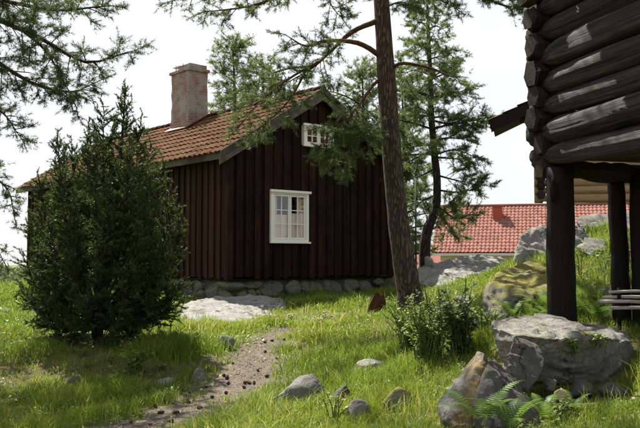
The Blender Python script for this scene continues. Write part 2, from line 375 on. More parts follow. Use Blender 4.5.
def axis(lo, hi, step, far, g=1.16):
    a = list(np.arange(lo, hi + 1e-6, step)); s = step
    x = a[-1]
    while x < far: s *= g; x += s; a.append(x)
    s = step; x = a[0]
    while x > -far: s *= g; x -= s; a.insert(0, x)
    return np.array(a)
gx = axis(-9.5, 8.5, .13, 900); gy = axis(2.0, 27, .13, 900)
X, Y = np.meshgrid(gx, gy); xf = X.ravel(); yf = Y.ravel(); zf = H(xf, yf)
nx, ny = len(gx), len(gy); idx = np.arange(nx * ny).reshape(ny, nx)
Fq = np.stack([idx[:-1,:-1].ravel(), idx[:-1,1:].ravel(), idx[1:,1:].ravel(), idx[1:,:-1].ravel()], 1)
ground = np_mesh('ground', np.stack([xf, yf, zf], 1), Fq, M['ground'], smooth=True)
at = ground.data.attributes.new('dirt', 'FLOAT', 'POINT'); at.data.foreach_set('value', dirt_mask(xf, yf).astype(np.float32))
at = ground.data.attributes.new('humus', 'FLOAT', 'POINT'); at.data.foreach_set('value', humus_mask(xf, yf).astype(np.float32))
tag(ground, 'grassy sloping ground with a trodden dirt path', 'ground', kind='structure')

# ------------------------------------------------------------------ rocks
rock_keep = []      # footprints where no grass grows
def finish_rock(name, bm, voxel, m, seed, amp, loc, smooth_it=3, parent=None, faceted=.0):
    me = bpy.data.meshes.new('tmp'); bm.to_mesh(me); bm.free()
    t = bpy.data.objects.new('tmp', me); COL.objects.link(t)
    md = t.modifiers.new('r', 'REMESH'); md.mode = 'VOXEL'; md.voxel_size = voxel
    sm = t.modifiers.new('s', 'SMOOTH'); sm.iterations = smooth_it; sm.factor = .5
    dg = bpy.context.evaluated_depsgraph_get(); ev = t.evaluated_get(dg)
    out = bpy.data.meshes.new_from_object(ev); bpy.data.objects.remove(t); bpy.data.meshes.remove(me)
    nv = len(out.vertices); co = np.empty(nv * 3, np.float32); out.vertices.foreach_get('co', co); co = co.reshape(-1, 3)
    no = np.empty(nv * 3, np.float32); out.vertices.foreach_get('normal', no); no = no.reshape(-1, 3)
    off = Vector((seed * 3.7, seed * 1.3, seed * 2.1)); d = np.empty(nv, np.float32)
    for i in range(nv):
        p = Vector(co[i]) * 1.0 + off
        q = p + mnoise.noise_vector(p * 2.5) * .25
        d[i] = mnoise.fractal(q * 2.6, .75, 2.1, 6) * .85 + (abs(mnoise.noise(q * Vector((3.1, 3.1, 4.6)))) - .25) * .9
    co += no * (d * amp)[:, None]; out.vertices.foreach_set('co', co.ravel())
    out.polygons.foreach_set('use_smooth', [True] * len(out.polygons)); out.update()
    out.name = name
    o = link(name, out, m, parent); o.location = loc
    return o
def hull_rock(name, pts, m, label, seed=1, amp=.035, voxel=None, group=None, keep=None, cat='rock', sm=1):
    pts = [Vector(p) for p in pts]; c = sum(pts, Vector()) / len(pts); c.z = min(p.z for p in pts)
    bm = bmesh.new()
    for p in pts: bm.verts.new(p - c)
    bmesh.ops.convex_hull(bm, input=bm.verts)
    ext = max((p - q).length for p in pts for q in pts)
    o = finish_rock(name, bm, (voxel or max(.016, ext / 50)) * .72, m, seed, amp, c, sm)
    if keep is not False: rock_keep.append((c.x, c.y, keep or ext * .33))
    return tag(o, label, cat, group)
def ball_rock(name, loc, size, m, label, seed=1, amp=.06, group=None, rz=0, cat='rock', parent=None, keep=True, npl=12, flat=.52):
    r_ = random.Random(seed); bm = bmesh.new(); bmesh.ops.create_icosphere(bm, subdivisions=3, radius=1)
    pls = []
    for k in range(npl):
        v_ = Vector((r_.gauss(0,1), r_.gauss(0,1), r_.gauss(0,1))).normalized(); pls.append((v_, r_.uniform(flat, .9)))
    for v_ in bm.verts:
        for nn, dd in pls:
            e = v_.co.dot(nn) - dd
            if e > 0: v_.co -= nn * e * .9
    for v_ in bm.verts:
        x, y, z = v_.co; cx, sx_ = math.cos(rz), math.sin(rz); x *= size[0]; y *= size[1]; z *= size[2]
        v_.co = (x*cx - y*sx_, x*sx_ + y*cx, z)
    ext = max(size) * 2
    o = finish_rock(name, bm, max(.012, ext / 42), m, seed, amp * max(size), loc, 2, parent)
    if parent is None:
        tag(o, label, cat, group)
        if keep: rock_keep.append((loc[0], loc[1], max(size[0], size[1]) * .85))
    return o
def ground_rock(name, u0, u1, vtop, vbase, m, label, seed, depth=.8, group=None, sink=.35):
    g = G((u0 + u1) / 2, vbase); w = (u1 - u0) / F * g.y / 2 * 1.22; h = (vbase - vtop) / F * g.y * 1.25
    hh = h / (1 + (1 - 2 * sink)) if sink < .5 else h
    hh = h / (2 - 2 * sink)
    zc = hz(g.x, g.y + w * depth * .5) + h - hh
    return ball_rock(name, (g.x, g.y + w * depth * .5, zc), (w, max(w * depth, .08), hh * 1.05), m, label, seed, amp=.09, group=group, npl=15, flat=.40)

for u_, v_, d_, r_k in ((548,392,6.45,.22),(585,390,6.6,.25),(615,390,6.65,.25)): rock_keep.append((P(u_, v_, d_).x, d_, r_k))
# the big slab, the boulders leaning under it
hull_rock('slab_boulder', [P(487,324,7.35),P(497,319,7.7),P(538,315,8.05),P(562,320,8.0),P(618,327,7.9),P(515,335,6.95),P(558,339,6.85),P(596,335,6.9),P(631,341,7.3),
    P(498,350,7.3),P(507,372,7.2),P(545,380,7.1),P(607,386,7.05),P(634,376,7.3),P(634,380,7.9),P(510,362,8.0),P(600,362,8.2)], M['rock_slab'],
    'large flat-topped slab boulder in front of the tarred corner post', 3, .045, .022, keep=.66, cat='boulder')
hull_rock('boulder', [P(478,350,6.3),P(485,352,6.2),P(487,358,6.4),P(497,420,6.1),P(437,404,6.15),P(446,422,5.9),P(470,436,5.8),P(498,438,5.9),P(440,428,6.4),P(452,384,6.35),
    P(474,368,6.7),P(500,410,6.8),P(455,415,6.8)], M['rock_lichen'], 'pointed boulder streaked with mustard lichen, lower right foreground', 5, .03, .018, keep=.34, cat='boulder')
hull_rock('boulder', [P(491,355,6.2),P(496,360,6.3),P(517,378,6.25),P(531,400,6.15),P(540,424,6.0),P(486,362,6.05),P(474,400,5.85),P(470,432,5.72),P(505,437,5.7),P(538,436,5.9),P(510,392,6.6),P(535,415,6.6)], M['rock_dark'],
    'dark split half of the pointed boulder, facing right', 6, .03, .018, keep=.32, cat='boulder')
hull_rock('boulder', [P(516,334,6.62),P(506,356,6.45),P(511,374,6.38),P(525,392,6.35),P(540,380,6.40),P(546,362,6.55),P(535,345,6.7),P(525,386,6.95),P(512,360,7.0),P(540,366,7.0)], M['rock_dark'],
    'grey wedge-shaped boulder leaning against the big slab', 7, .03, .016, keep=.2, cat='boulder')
sm_rocks = [(537,564,375,391,6.6,'rock','small pale stone at the foot of the wedge boulder',11),
            (547,580,387,408,6.35,'rock_moss','stone with an orange mossy top below the slab',12),
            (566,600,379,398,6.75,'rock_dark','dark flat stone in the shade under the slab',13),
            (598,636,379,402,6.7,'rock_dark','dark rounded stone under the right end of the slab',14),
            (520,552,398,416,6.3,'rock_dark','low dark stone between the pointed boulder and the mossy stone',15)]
for u0,u1,v0,v1,d,mk,lb,sd in sm_rocks:
    p = P((u0+u1)/2, (v0+v1)/2, d); w = (u1-u0)/F*d/2; h = (v1-v0)/F*d/2
    ball_rock('stone', (p.x, p.y+.05, p.z - .02), (w, w*.85, h*1.15), M[mk], lb, sd, group='stones under the slab boulder', amp=.08, keep=False, npl=16, flat=.38)
for u0,u1,vt,vb,mk,lb,sd,dp in [
    (264,321,379,407,'rock','rounded grey rock beside the dirt path',21,.8),(358,387,356,371,'rock_pale','pale flat stone in the sunny grass right of the path',22,.8),
    (378,417,393,412,'rock_moss','mossy brown stone low in the grass left of the pointed boulder',23,.8),(343,372,407,424,'rock','grey stone at the bottom edge in the grass',24,.8),
    (326,356,385,403,'rock_dark','dark half-sunken stone right of the path rock',25,.8),(396,424,421,434,'rock','stone cut by the lower edge of the view',26,.8),
    (153,174,379,388,'rock_pale','flat pale stone left of the dirt path',27,.9),(190,209,372,382,'rock','small stone below the mound left of the path',28,.8),
    (214,234,337,350,'rock','mossy stone at the left edge of the upper path',29,.9),(62,84,376,385,'rock_dark','stone in the earth bank under the juniper',30,.9),
    (455,474,296,303,'rock','low stone in the grass right of the tall pine',31,.9)]:
    ground_rock('rock', u0, u1, vt, vb, M[mk], lb, sd, dp, sink=.5)
# the sunlit rock dome by the house corner
def gp(u, v, up=0.0): g_ = G(u, v); g_.z += up; return g_
dome = [gp(172,324,-.05), gp(182,331,-.08), gp(215,333,-.08), gp(250,327,-.06), gp(288,314,-.05)] + [P(183,303,16.9), P(200,299,17.2), P(232,297,17.4), P(262,294,17.8), P(284,299,18.0), P(195,307,16.0), P(235,306,16.0), P(265,300,16.8), P(205,316,15.0), P(240,313,15.2)]
dome += [Vector((p.x, p.y, p.z - .5)) for p in dome[:10]]
hull_rock('rock_dome', dome, M['rock_pale'], 'long low pale rock outcrop before the near corner of the cottage', 33, .05, .05, cat='rock outcrop', keep=.9)
for u, v in ((186,318),(205,322),(225,322),(245,318),(268,310),(200,312),(235,310)): g_ = G(u, v); rock_keep.append((g_.x, g_.y + .1, .5))
rock_keep.append((P(200,310,16.6).x, 16.7, .8)); rock_keep.append((P(262,300,17.6).x, 17.7, .6))
# outcrop behind the tall pine
hull_rock('rock_outcrop', [P(404,283,18.4),P(418,268,19.2),P(432,264,19.6),P(452,258,20.4),P(478,255,20.8),P(500,256,20.6),P(512,264,19.8),P(506,275,18.6),P(470,283,17.6),P(430,289,17.4),
    P(405,300,18.5),P(500,300,18.2),P(470,300,21.5),P(500,285,22)], M['rock_pale'], 'broad pale rock outcrop between the tall pine and the red roof', 35, .06, .06, cat='rock outcrop', keep=1.3)
ball_rock('stone', P(429,263,19.3), (.13,.12,.20), M['rock_pale'], 'small upright stone on the outcrop at the foot of the slender pine', 36, keep=False)
# mossy boulder left of the corner post, and the rocks on the knoll
hull_rock('mossy_boulder', [P(484,300,9.7),P(488,283,9.8),P(500,268,10.6),P(530,262,11.4),P(566,264,11.4),P(572,280,10.6),P(548,296,9.6),P(505,290,9.5),P(486,316,9.6),P(500,321,9.3),P(545,322,9.3),
    P(570,318,9.8),P(500,322,10.8),P(570,318,11.5)], M['rock_moss'], 'craggy boulder with a yellow-green moss cap left of the corner post', 37, .06, .030, cat='boulder', keep=.75)
rock_keep.append((P(530,270,11).x, 10.9, .55))
hull_rock('rock', [P(518,262,13.4),P(519,240,13.6),P(531,227,13.9),P(560,223,14.1),P(585,226,14.2),P(590,262,13.6),P(555,266,13.2),P(520,270,14.6),P(590,265,14.8)], M['rock_pale'],
    'big pale upright rock behind the corner post', 38, .08, .04, cat='boulder', keep=.7)
hull_rock('rock', [P(576,217,15.6),P(600,213,15.8),P(640,211,15.9),P(670,214,15.8),P(672,226,15.4),P(630,229,15.2),P(580,227,15.3),P(580,240,16.4),P(670,240,16.4)], M['rock'],
    'long flat rock ledge on top of the knoll seen between the posts', 39, .04, .04, keep=.9, cat='rock ledge')
hull_rock('rock', [P(575,246,12.9),P(585,236,13.3),P(604,240,13.4),P(608,250,12.9),P(590,256,12.6),P(578,258,13.4),P(606,258,13.5)], M['rock'],
    'small grey rock in the flowering slope between the posts', 40, .04, .03, cat='rock', keep=.25)
hull_rock('rock', [P(596,300,10.0),P(604,287,10.2),P(626,284,10.3),P(650,288,10.2),P(652,308,9.7),P(620,312,9.6),P(600,310,9.7),P(600,312,10.8),P(650,312,10.8)], M['rock_dark'],
    'dark rock at the foot of the slope behind the peeled poles', 41, .06, .03, cat='rock', keep=.4)

# ------------------------------------------------------------------ the cottage
ang = math.radians(39.8); ZS = EYE - .46
house = empty('cottage', (-2.02, 18.0, ZS), ang, 'dark brown board cottage with a tiled gable roof and white windows', 'cottage')
W, L = 5.1, 12.0; APX = 4.51; TN = .6056
zr = lambda x: APX - TN * abs(x - W / 2)
def board_mesh(name, x0, x1, z0, off, th, m, parent, ztop=None):
    """upright board on the gable, front face towards -y"""
    xs = [x0, x1] if not (x0 < W/2 < x1) else [x0, W/2, x1]
    top = [(x, (zr(x) - .17) if ztop is None else ztop) for x in xs]
    fr = [(x0, -off-th, z0), (x1, -off-th, z0)] + [(x, -off-th, z) for x, z in reversed(top)]
    bk = [(x, -off, z) for x, _, z in fr]
    return MB().prism(fr, bk).build(name, m, parent)
wins = [(1.087, 2.198, .80, 2.01), (2.05, 2.99, 3.10, 3.63)]
def spans(x0, x1, z0):
    out = []; lo = z0
    for a, b, c, d in wins:
        if x1 > a + .03 and x0 < b - .03: out.append((lo, c + .03)); lo = d - .03
    return out + [(lo, None)]
r_ = random.Random(5); pitch_b = .262; nb = int(W / pitch_b) + 1
for i in range(nb):
    x0 = i * pitch_b; x1 = min(x0 + .20, W)
    if x1 - x0 > .03:
        for z0, zt in spans(x0, x1, .02 + r_.uniform(0, .03)): board_mesh('board', x0, x1, z0, 0, .025, M['board'], house, zt)
    x0 = i * pitch_b + .17 + r_.uniform(-.008, .008); x1 = min(x0 + .125 + r_.uniform(-.012,.055), W)
    if x1 - x0 > .03:
        for z0, zt in spans(x0, x1, .0 + r_.uniform(-.03, .04)): board_mesh('board', x0, x1, z0, .027, .028 + r_.uniform(0,.012), M['board'], house, zt)
MB().box(-.062, .085, -.070, .06, -.01, zr(0)-.2).build('corner_board', M['board'], house)
MB().box(W-.07, W+.055, -.068, .06, -.01, zr(W)-.2).build('corner_board', M['board'], house)
HE = zr(0) - .17
bm0 = MB().box(-.025, 0, 0, .20, 0, HE); b0 = None
for i in range(int(L / pitch_b)):
    y = .07 + i * pitch_b
    if b0 is None: b0 = bm0.build('board', M['redboard'], house); ob = MB().box(-.058, -.027, 0, .125, 0, HE).build('board', M['redboard'], house); first = True
    else: first = False
    a = b0 if first else b0.copy(); b = ob if first else ob.copy()
    if not first: COL.objects.link(a); COL.objects.link(b)
    a.location = (0, y, .02 + r_.uniform(-.02,.02)); b.location = (0, y + .17, r_.uniform(-.03,.03))
MB().box(W, W+.03, .06, L, 0, HE).box(.02, W, L, L+.03, 0, HE).add([(0,L+.03,HE),(W,L+.03,HE),(W/2,L+.03,zr(W/2)-.17),(0,L,HE),(W,L,HE),(W/2,L,zr(W/2)-.17)],[(0,1,2),(3,5,4)]).build('rear_wall', M['redboard'], house)
MB().box(.03, W-.01, .02, L-.02, -.04, .0).build('floor', M['tarpost'], house)
MB().box(.03, W-.01, .03, L-.02, 2.45, 2.50).build('loft_floor', M['tarpost'], house)
MB().box(.6, W-.6, .40, .45, 2.52, 3.1).box(1.2, W-1.2, .40, .45, 3.1, 3.5).box(1.6, W-1.6, .40, .45, 3.5, 3.75).build('loft_dark_panel', M['tarpost'], house)  # dark panel added behind the attic panes to stand for the unlit loft
MB().box(.05, W-.05, 1.4, 1.45, .02, 2.44).build('room_dark_panel', M['tarpost'], house)  # dark sheet added behind the main window so the room looks unlit
# windows
def window(x0, x1, z0, z1, sashes, cols, rows, parent, cas=.085):
    w = MB(); y0, y1 = -.115, .05
    w.box(x0, x0+cas, y0, y1, z0+cas, z1-cas); w.box(x1-cas, x1, y0, y1, z0+cas, z1-cas); w.box(x0, x1, y0, y1, z1-cas, z1); w.box(x0, x1, y0, y1, z0, z0+cas)
    fr = w.build('window', M['white'], parent, bevel=.004)
    MB().box(x0-.035, x1+.035, -.155, y0-.002, z0-.005, z0+.035).build('sill', M['white'], fr, bevel=.004)
    MB().box(x0-.04, x1+.04, -.165, y0-.002, z1-.045, z1+.012).build('drip_board', M['white'], fr, bevel=.004)
    sw = (x1 - x0 - 2 * cas) / sashes
    for s in range(sashes):
        a = x0 + cas + s * sw + .004; b = a + sw - .008; c = z0 + cas + .004; d = z1 - cas - .004; t = .042; q = MB(); ya, yb = -.095, -.055
        q.box(a, a+t, ya, yb, c, d); q.box(b-t, b, ya, yb, c, d); q.box(a+t, b-t, ya, yb, d-t, d); q.box(a+t, b-t, ya, yb, c, c+t)
        pw = (b - a - 2*t) / cols; ph = (d - c - 2*t) / rows
        for k in range(1, cols): q.box(a+t+k*pw-.010, a+t+k*pw+.010, ya+.006, yb-.004, c+t, d-t)
        for k in range(1, rows): q.box(a+t, b-t, ya+.009, yb-.006, c+t+k*ph-.010, c+t+k*ph+.010)
        q.build('sash', M['white'], fr)
        for i in range(cols):
            for j in range(rows):
                tl = random.uniform(-.0012,.0012)
                pn = MB().box(a+t+i*pw+.002, a+t+(i+1)*pw-.002, -.074, -.071, c+t+j*ph+.002, c+t+(j+1)*ph-.002)
                pn.v = [(x, y + tl * (z - c) * 8, z) for x, y, z in pn.v]; pn.build('pane', M['glass'], fr)
    return fr
wf = window(*[wins[0][i] for i in (0,1,2,3)], 2, 2, 3, house)
window(*wins[1], 2, 2, 2, house, .07)
def curtain(x0, x1, z0, z1, yy):
    vs = []; fs = []; k = 28
    for i in range(k + 1):
        x = x0 + (x1 - x0) * i / k; y = yy + .02 * math.sin(i * 1.7) + .008 * math.sin(i * .6)
        vs += [(x, y, z0), (x, y, z1), (x, y+.006, z0), (x, y+.006, z1)]
    for i in range(k):
        a = i * 4; fs += [(a, a+4, a+5, a+1), (a+2, a+3, a+7, a+6)]
    return MB().add(vs, fs).build('curtain', M['curtain'], wf, True)
curtain(1.18, 1.60, .89, 1.46, -.015); curtain(1.68, 2.11, .89, 1.50, -.015); curtain(1.18, 1.34, 1.46, 1.92, .015); curtain(1.95, 2.11, 1.50, 1.92, .015)
# pantiles
def tile_field(x_eave, x_ridge, z_eave, z_ridge, y0, y1, tw, tl, seg=5, amp=.028, seed=1):
    rr = np.random.default_rng(seed); dx, dz = x_ridge - x_eave, z_ridge - z_eave; ln = math.hypot(dx, dz); sx_, sz = dx/ln, dz/ln; nxn, nzn = -sz * np.sign(dx), abs(sx_)
    nc = int((y1 - y0) / tw); nr = int(ln / tl); tw = (y1 - y0) / nc; tl = ln / nr; V = []; Fs = []; T = []; n = 0
    prof = [(-.5, .35), (-.25, 1.0), (0, .75), (.2, .0), (.5, .18)]
    for c in range(nc):
        for r in range(nr):
            tone = rr.random(); jl = rr.normal(0, .006); jh = rr.normal(0, .004); yc = y0 + (c + .5) * tw + rr.normal(0, .004); base = n
            for (lo, lift) in ((r * tl - .035 + jl, .052 + jh), ((r + 1) * tl, .022)):
                for py, ph in prof:
                    h = lift + amp * ph; V.append((x_eave + sx_ * lo + nxn * h, yc + py * tw * 1.02, z_eave + sz * lo + nzn * h)); T.append(tone)
            for py, ph in prof:
                h = .030 + jh + amp * ph; lo = r * tl - .035 + jl; V.append((x_eave + sx_ * lo + nxn * h, yc + py * tw * 1.02, z_eave + sz * lo + nzn * h)); T.append(tone)
            for k in range(4):
                Fs.append((base+k, base+k+1, base+k+6, base+k+5)); Fs.append((base+10+k, base+11+k, base+k+1, base+k))
            n += 15
    return V, Fs, T
roof = MB()
OV, GO = .32, .20
for sgn in (0, 1):
    f = (lambda x: x) if sgn == 0 else (lambda x: W - x)
    fr = [(f(-OV), -GO+.03, zr(-OV)-.10), (f(W/2), -GO+.03, APX-.10), (f(W/2), -GO+.03, APX-.02), (f(-OV), -GO+.03, zr(-OV)-.02)]
    roof.prism(fr, [(x, L+GO, z) for x, y, z in fr])
roof = roof.build('roof', M['greywood'], house)
V, Fs, T = tile_field(-OV-.04, W/2, zr(-OV-.04)-.02, APX-.02, -GO, L+GO, .215, .33, seed=2)
V2, F2, T2 = tile_field(W+OV+.04, W/2, zr(-OV-.04)-.02, APX-.02, -GO, L+GO, .215, .33, seed=3)
tl = np_mesh('roof_tiles', np.array(V + V2), np.array(Fs + [tuple(i + len(V) for i in f) for f in F2]), M['tile'], roof, T + T2); tl['kind'] = 'stuff'
rt = None
for i in range(36):
    if rt is None:
        q = MB(); k = 7; vs = []
        for yy, r in ((0, .115), (.37, .10)):
            for j in range(k): a = math.pi * j / (k-1); vs.append((math.cos(a) * r, yy, math.sin(a) * r * .8))
        vs += [(x * .8, y, z * .8 - .01) for x, y, z in vs]
        fs = [(j, j+1, j+1+k, j+k) for j in range(k-1)] + [(j+1, j, j+2*k, j+1+2*k) for j in range(k-1)]
        at_ = q.add(vs, fs).build('ridge_tile', M['tile'], roof, True); rt = at_
    else: at_ = rt.copy(); COL.objects.link(at_)
    at_.location = (W/2 + random.uniform(-.012,.012), -GO + i * .345, APX + .01 + random.uniform(-.008,.008)); at_.parent = roof
for sgn in (0, 1):
    f = (lambda x: x) if sgn == 0 else (lambda x: W - x)
    for y0, y1, dz0, dz1 in ((-GO-.03, -GO, -.27, -.03), (-GO-.062, -GO-.032, -.11, .035)):
        x0 = -OV - .05; fr = [(f(x0), y0, zr(x0)+dz0), (f(W/2), y0, APX+dz0), (f(W/2), y0, APX+dz1), (f(x0), y0, zr(x0)+dz1)]
        MB().prism(fr, [(x, y1, z) for x, y, z in fr]).build('bargeboard', M['greywood'], roof)
    MB().box(min(f(-OV-.03), f(-OV)), max(f(-OV-.03), f(-OV)), -GO+.03, L+GO, zr(-OV)-.17, zr(-OV)-.005).build('eave_board', M['greywood'], roof)
# chimney
ca, cb, cw, cl, ctop = 1.90, 4.93, .62, .98, 5.80
def rough_box(name, x0, x1, y0, y1, z0, z1, m, parent, st=.07, amp=.012, seed=1):
    bm = bmesh.new(); bmesh.ops.create_cube(bm, size=1)
    for v_ in bm.verts: v_.co = ((x0+x1)/2 + v_.co.x*(x1-x0), (y0+y1)/2 + v_.co.y*(y1-y0), (z0+z1)/2 + v_.co.z*(z1-z0))
    bmesh.ops.subdivide_edges(bm, edges=bm.edges, cuts=max(2, int(max(x1-x0, y1-y0, z1-z0)/st)), use_grid_fill=True)
    for v_ in bm.verts: v_.co += Vector((mnoise.noise(v_.co*4+Vector((seed,0,0))), mnoise.noise(v_.co*4+Vector((0,seed,9))), mnoise.noise(v_.co*4+Vector((5,0,seed)))))*amp*1.6
    me = bpy.data.meshes.new(name); bm.to_mesh(me); bm.free(); return link(name, me, m, parent)
chim = rough_box('chimney', ca, ca+cw, cb, cb+cl, zr(ca)-.3, ctop, M['chimney'], house, .06, .018)
rough_box('chimney_collar', ca-.05, ca+cw+.05, cb-.05, cb+cl+.05, ctop-.01, ctop+.07, M['chimney'], chim, .1, .008, 4)
rough_box('chimney_cap', ca+.04, ca+cw-.02, cb+.02, cb+cl*.62, ctop+.07, ctop+.20, M['chimney'], chim, .1, .01, 6)
rough_box('chimney_shoulder', ca+.25, ca+cw+.06, cb-.07, cb+.12, zr(ca+.4)-.2, zr(ca+.6)+.12, M['chimney'], chim, .1, .012, 8)
fl = MB(); x0, x1 = ca-.16, ca+cw+.02
fr = [(x0, cb-.14, zr(x0)+.085), (x1, cb-.14, zr(x1)+.085), (x1, cb-.14, zr(x1)+.11), (x0, cb-.14, zr(x0)+.11)]
fl.prism(fr, [(x, cb+cl+.12, z) for x, y, z in fr]); fl.build('flashing', M['rust'], chim)
for yy in (cb+.5, cb+.9): MB().tube([(ca+.1, yy, ctop), (ca+.1, yy, ctop+.28)], [.012,.009], 6).build('iron_rod', M['dark_iron'], chim)
MB().box(ca+.02, ca+.36, cb+.55, cb+.96, ctop+.20, ctop+.215).build('rain_plate', M['plaster'], chim)
# foundation of single stones
found = MB().box(.14, W-.12, .12, L-.1, -.75, -.045).build('foundation', M['rock_dark'], house)
protos = []
for k in range(7):
    s = ball_rock('stone', (0,0,0), (.5,.5,.5), M['stone_moss'], None, 60 + k, amp=.05, parent=found, npl=14, flat=.50); protos.append(s)
usedp = set()
def stone(cx, cy, cz_, sx_, sy, sz, k, rz):
    if k in usedp: s = protos[k].copy(); COL.objects.link(s)
    else: s = protos[k]; usedp.add(k)
    s.location = (cx, cy, cz_); s.scale = (sx_, sy, sz); s.rotation_euler = (0, random.choice((0, math.pi)), rz); s.parent = found
def stone_wall(length, fn, yrot, zlow):
    pos = -.1
    while pos < length:
        w = random.uniform(.38, .72)
        if random.random() < .55:
            stone(*fn(pos + w/2), -.055 - .21, w*1.22, .42, random.uniform(.50,.58), random.randrange(7), yrot)
        else:
            h = random.uniform(.20,.25); stone(*fn(pos + w/2), -.045 - h/2, w*1.2, .42, h*1.3, random.randrange(7), yrot)
            stone(*fn(pos + w*.28), -.045 - h - .13, w*.66, .42, .33, random.randrange(7), yrot); stone(*fn(pos + w*.75), -.045 - h - .13, w*.66, .42, .33, random.randrange(7), yrot)
        stone(*fn(pos + w*.4), -.58, w*1.3, .46, .40, random.randrange(7), yrot)
        pos += w
stone_wall(W + .05, lambda t: (t, .17), 0, 0); stone_wall(8.0, lambda t: (.17, t + .45), math.pi/2, 0)

# ------------------------------------------------------------------ log storehouse on posts (right)
wdir = Vector((.300, -.954, 0)); C0 = Vector((2.30, 8.30, EYE + .905)); ang2 = math.atan2(wdir.y, wdir.x) + math.pi/2
# local frame: -y runs along the visible wall towards the viewer, +x into the building
store = empty('log_storehouse', C0, ang2, 'weathered grey log storehouse raised on tarred posts, cut by the right edge', 'log building')
def log_mesh(name, a, b, r, m, parent, seed, notch0=None, seg=28, rough=1.0, endcut=False):
    """log from a to b; slimmer at the notch, hewn end block, uneven along its length"""
    a, b = Vector(a), Vector(b); d = (b - a).normalized(); ln = (b - a).length; r2 = random.Random(seed)
    st = [0.0, .02, .10, .15, .20, .26, .34, .44] + list(np.arange(.52, ln, .11 if ln < 6 else .2)) + [ln]
    pts = []; rad = []; ph = r2.uniform(0, 50); tp = r2.uniform(-.06, .06)
    for s_ in st:
        if notch0 is None: k = 1.0
        elif s_ <= .11: k = .98 if s_ > .01 else .90
        elif s_ < .22: k = .62
        elif s_ < .30: k = .70
        elif s_ < .36: k = .84
        elif s_ < .48: k = .94
        else: k = 1.0 + tp * (s_ - .5) / max(1, ln - .5)
        wob = mnoise.noise(Vector((ph, s_ * .9, 0))) * .03 * rough
        pts.append(a + d * s_ + Vector((0, 0, wob))); rad.append(r * k)
    n = len(pts)
    if endcut: # hexagonal hewn end
        vs, fs = tube_arrays(pts, rad, 6, .20, seed); mb = MB().add(vs, fs + [tuple(range(5, -1, -1)), tuple((n-1)*6 + i for i in range(6))])
        return mb.build(name, m, parent, False, )
    vs, fs = tube_arrays(pts, rad, seg)
    cracks = [(r2.uniform(2.0, 3.1), .12, .16), (r2.uniform(2.9, 3.9), .12, .14), (r2.uniform(-1, 1), .12, .12)]
    for i, v_ in enumerate(vs):
        k = i // seg; q = (v_ - pts[k]); u = q.normalized(); s_ = st[k]
        f = mnoise.noise(Vector((u.x * 1.3 + u.y * 1.3, u.z * 1.3, s_ * .55 + ph))) * .17 + mnoise.noise(Vector(((u.x + u.y) * 5, u.z * 5, s_ * 1.1 + ph))) * .08 + mnoise.noise(Vector(((u.x + u.y) * 9, u.z * 9, s_ * 5 + ph))) * .018
        if ln > 4.5:
            an = math.atan2(u.z, u.x + u.y)
            for cphi, cw, cd in cracks:
                da = (an - cphi - .35 * mnoise.noise(Vector((ph + cphi, s_ * .7, 3))) + math.pi) % (2 * math.pi) - math.pi
                f -= cd * math.exp(-(da / cw) ** 2) * max(0, .5 + mnoise.noise(Vector((ph, cphi, s_ * .9))))
        v_ += q * f * rough
    return MB().add(vs, fs + [tuple(range(seg-1, -1, -1)), tuple((n-1)*seg + i for i in range(seg))]).build(name, m, parent, True)
LP = .247; r2 = random.Random(4)
zl = 0
for i in range(13):
    hh = .247 + r2.uniform(-.035, .035); z = zl + hh / 2; zl += hh; ext = .15 + .016 * i + r2.uniform(-.03,.04)
    log_mesh('wall_log', (0, .12 + r2.uniform(0,.06), z), (0, -5.0, z + r2.uniform(-.01,.02)), hh * .515, M['log'], store, 100 + i, True)
    log_mesh('cross_log', (-ext, -.03 + r2.uniform(-.03,.03), z + .11), (4.4, -.03, z + .11), hh * .50 + r2.uniform(-.012,.016), M['logend'], store, 200 + i, True, endcut=True)
log_mesh('sill_log', (-.10, -.02, .0), (4.4, -.02, -.03), .105, M['logend'], store, 250, True, endcut=True)
for i in range(20):
    MB().box(.1, 4.3, -4.9 + i * .245, -4.9 + i * .245 + .235, .10, .14).build('floor_plank', M['greywood'], store)
rfz = 13 * LP + .12  # plain roof above the view, put in to cast shade on the logs
rf = MB().add([(-.75,.5,rfz-.3),(-.75,-5.5,rfz-.3),(2.2,-5.5,rfz+1.2),(2.2,.5,rfz+1.2),(5.1,.5,rfz-.3),(5.1,-5.5,rfz-.3),(-.75,.5,rfz-.2),(-.75,-5.5,rfz-.2),(2.2,-5.5,rfz+1.3),(2.2,.5,rfz+1.3),(5.1,.5,rfz-.2),(5.1,-5.5,rfz-.2)],
    [(0,1,2,3),(3,2,5,4),(6,9,8,7),(9,10,11,8),(0,6,7,1),(4,5,11,10),(0,3,9,6),(3,4,10,9),(1,7,8,2),(2,8,11,5)]).build('roof', M['greywood'], store)
R3 = __import__('mathutils').Matrix.Rotation(-ang2, 3, 'Z')
def loc_of(p): return R3 @ (Vector(p) - C0)
def post(u, v, d, r, top, seed, name='post', lean=0, m='tarpost', parent=store, sink=.12):
    b = P(u, v, d); b.z = min(b.z, hz(b.x, b.y)) - sink; t = Vector((b.x + lean, b.y, top)); r3 = random.Random(seed)
    n = 9; pts = [b.lerp(t, i/(n-1)) + Vector((r3.uniform(-.008,.008), r3.uniform(-.008,.008), 0)) for i in range(n)]
    if parent is store: pts = [loc_of(p) for p in pts]
    return MB().tube(pts, [r * (1.05 - .08 * i/(n-1)) * (1 + r3.uniform(-.03,.03)) for i in range(n)], 14, True, .05, seed).build(name, M[m], parent, True)
post(562, 322, 8.15, .138, C0.z + .0, 31); post(623, 321, 8.62, .092, C0.z - .03, 32, lean=-.05); post(645, 326, 8.5, .125, C0.z - .02, 33)
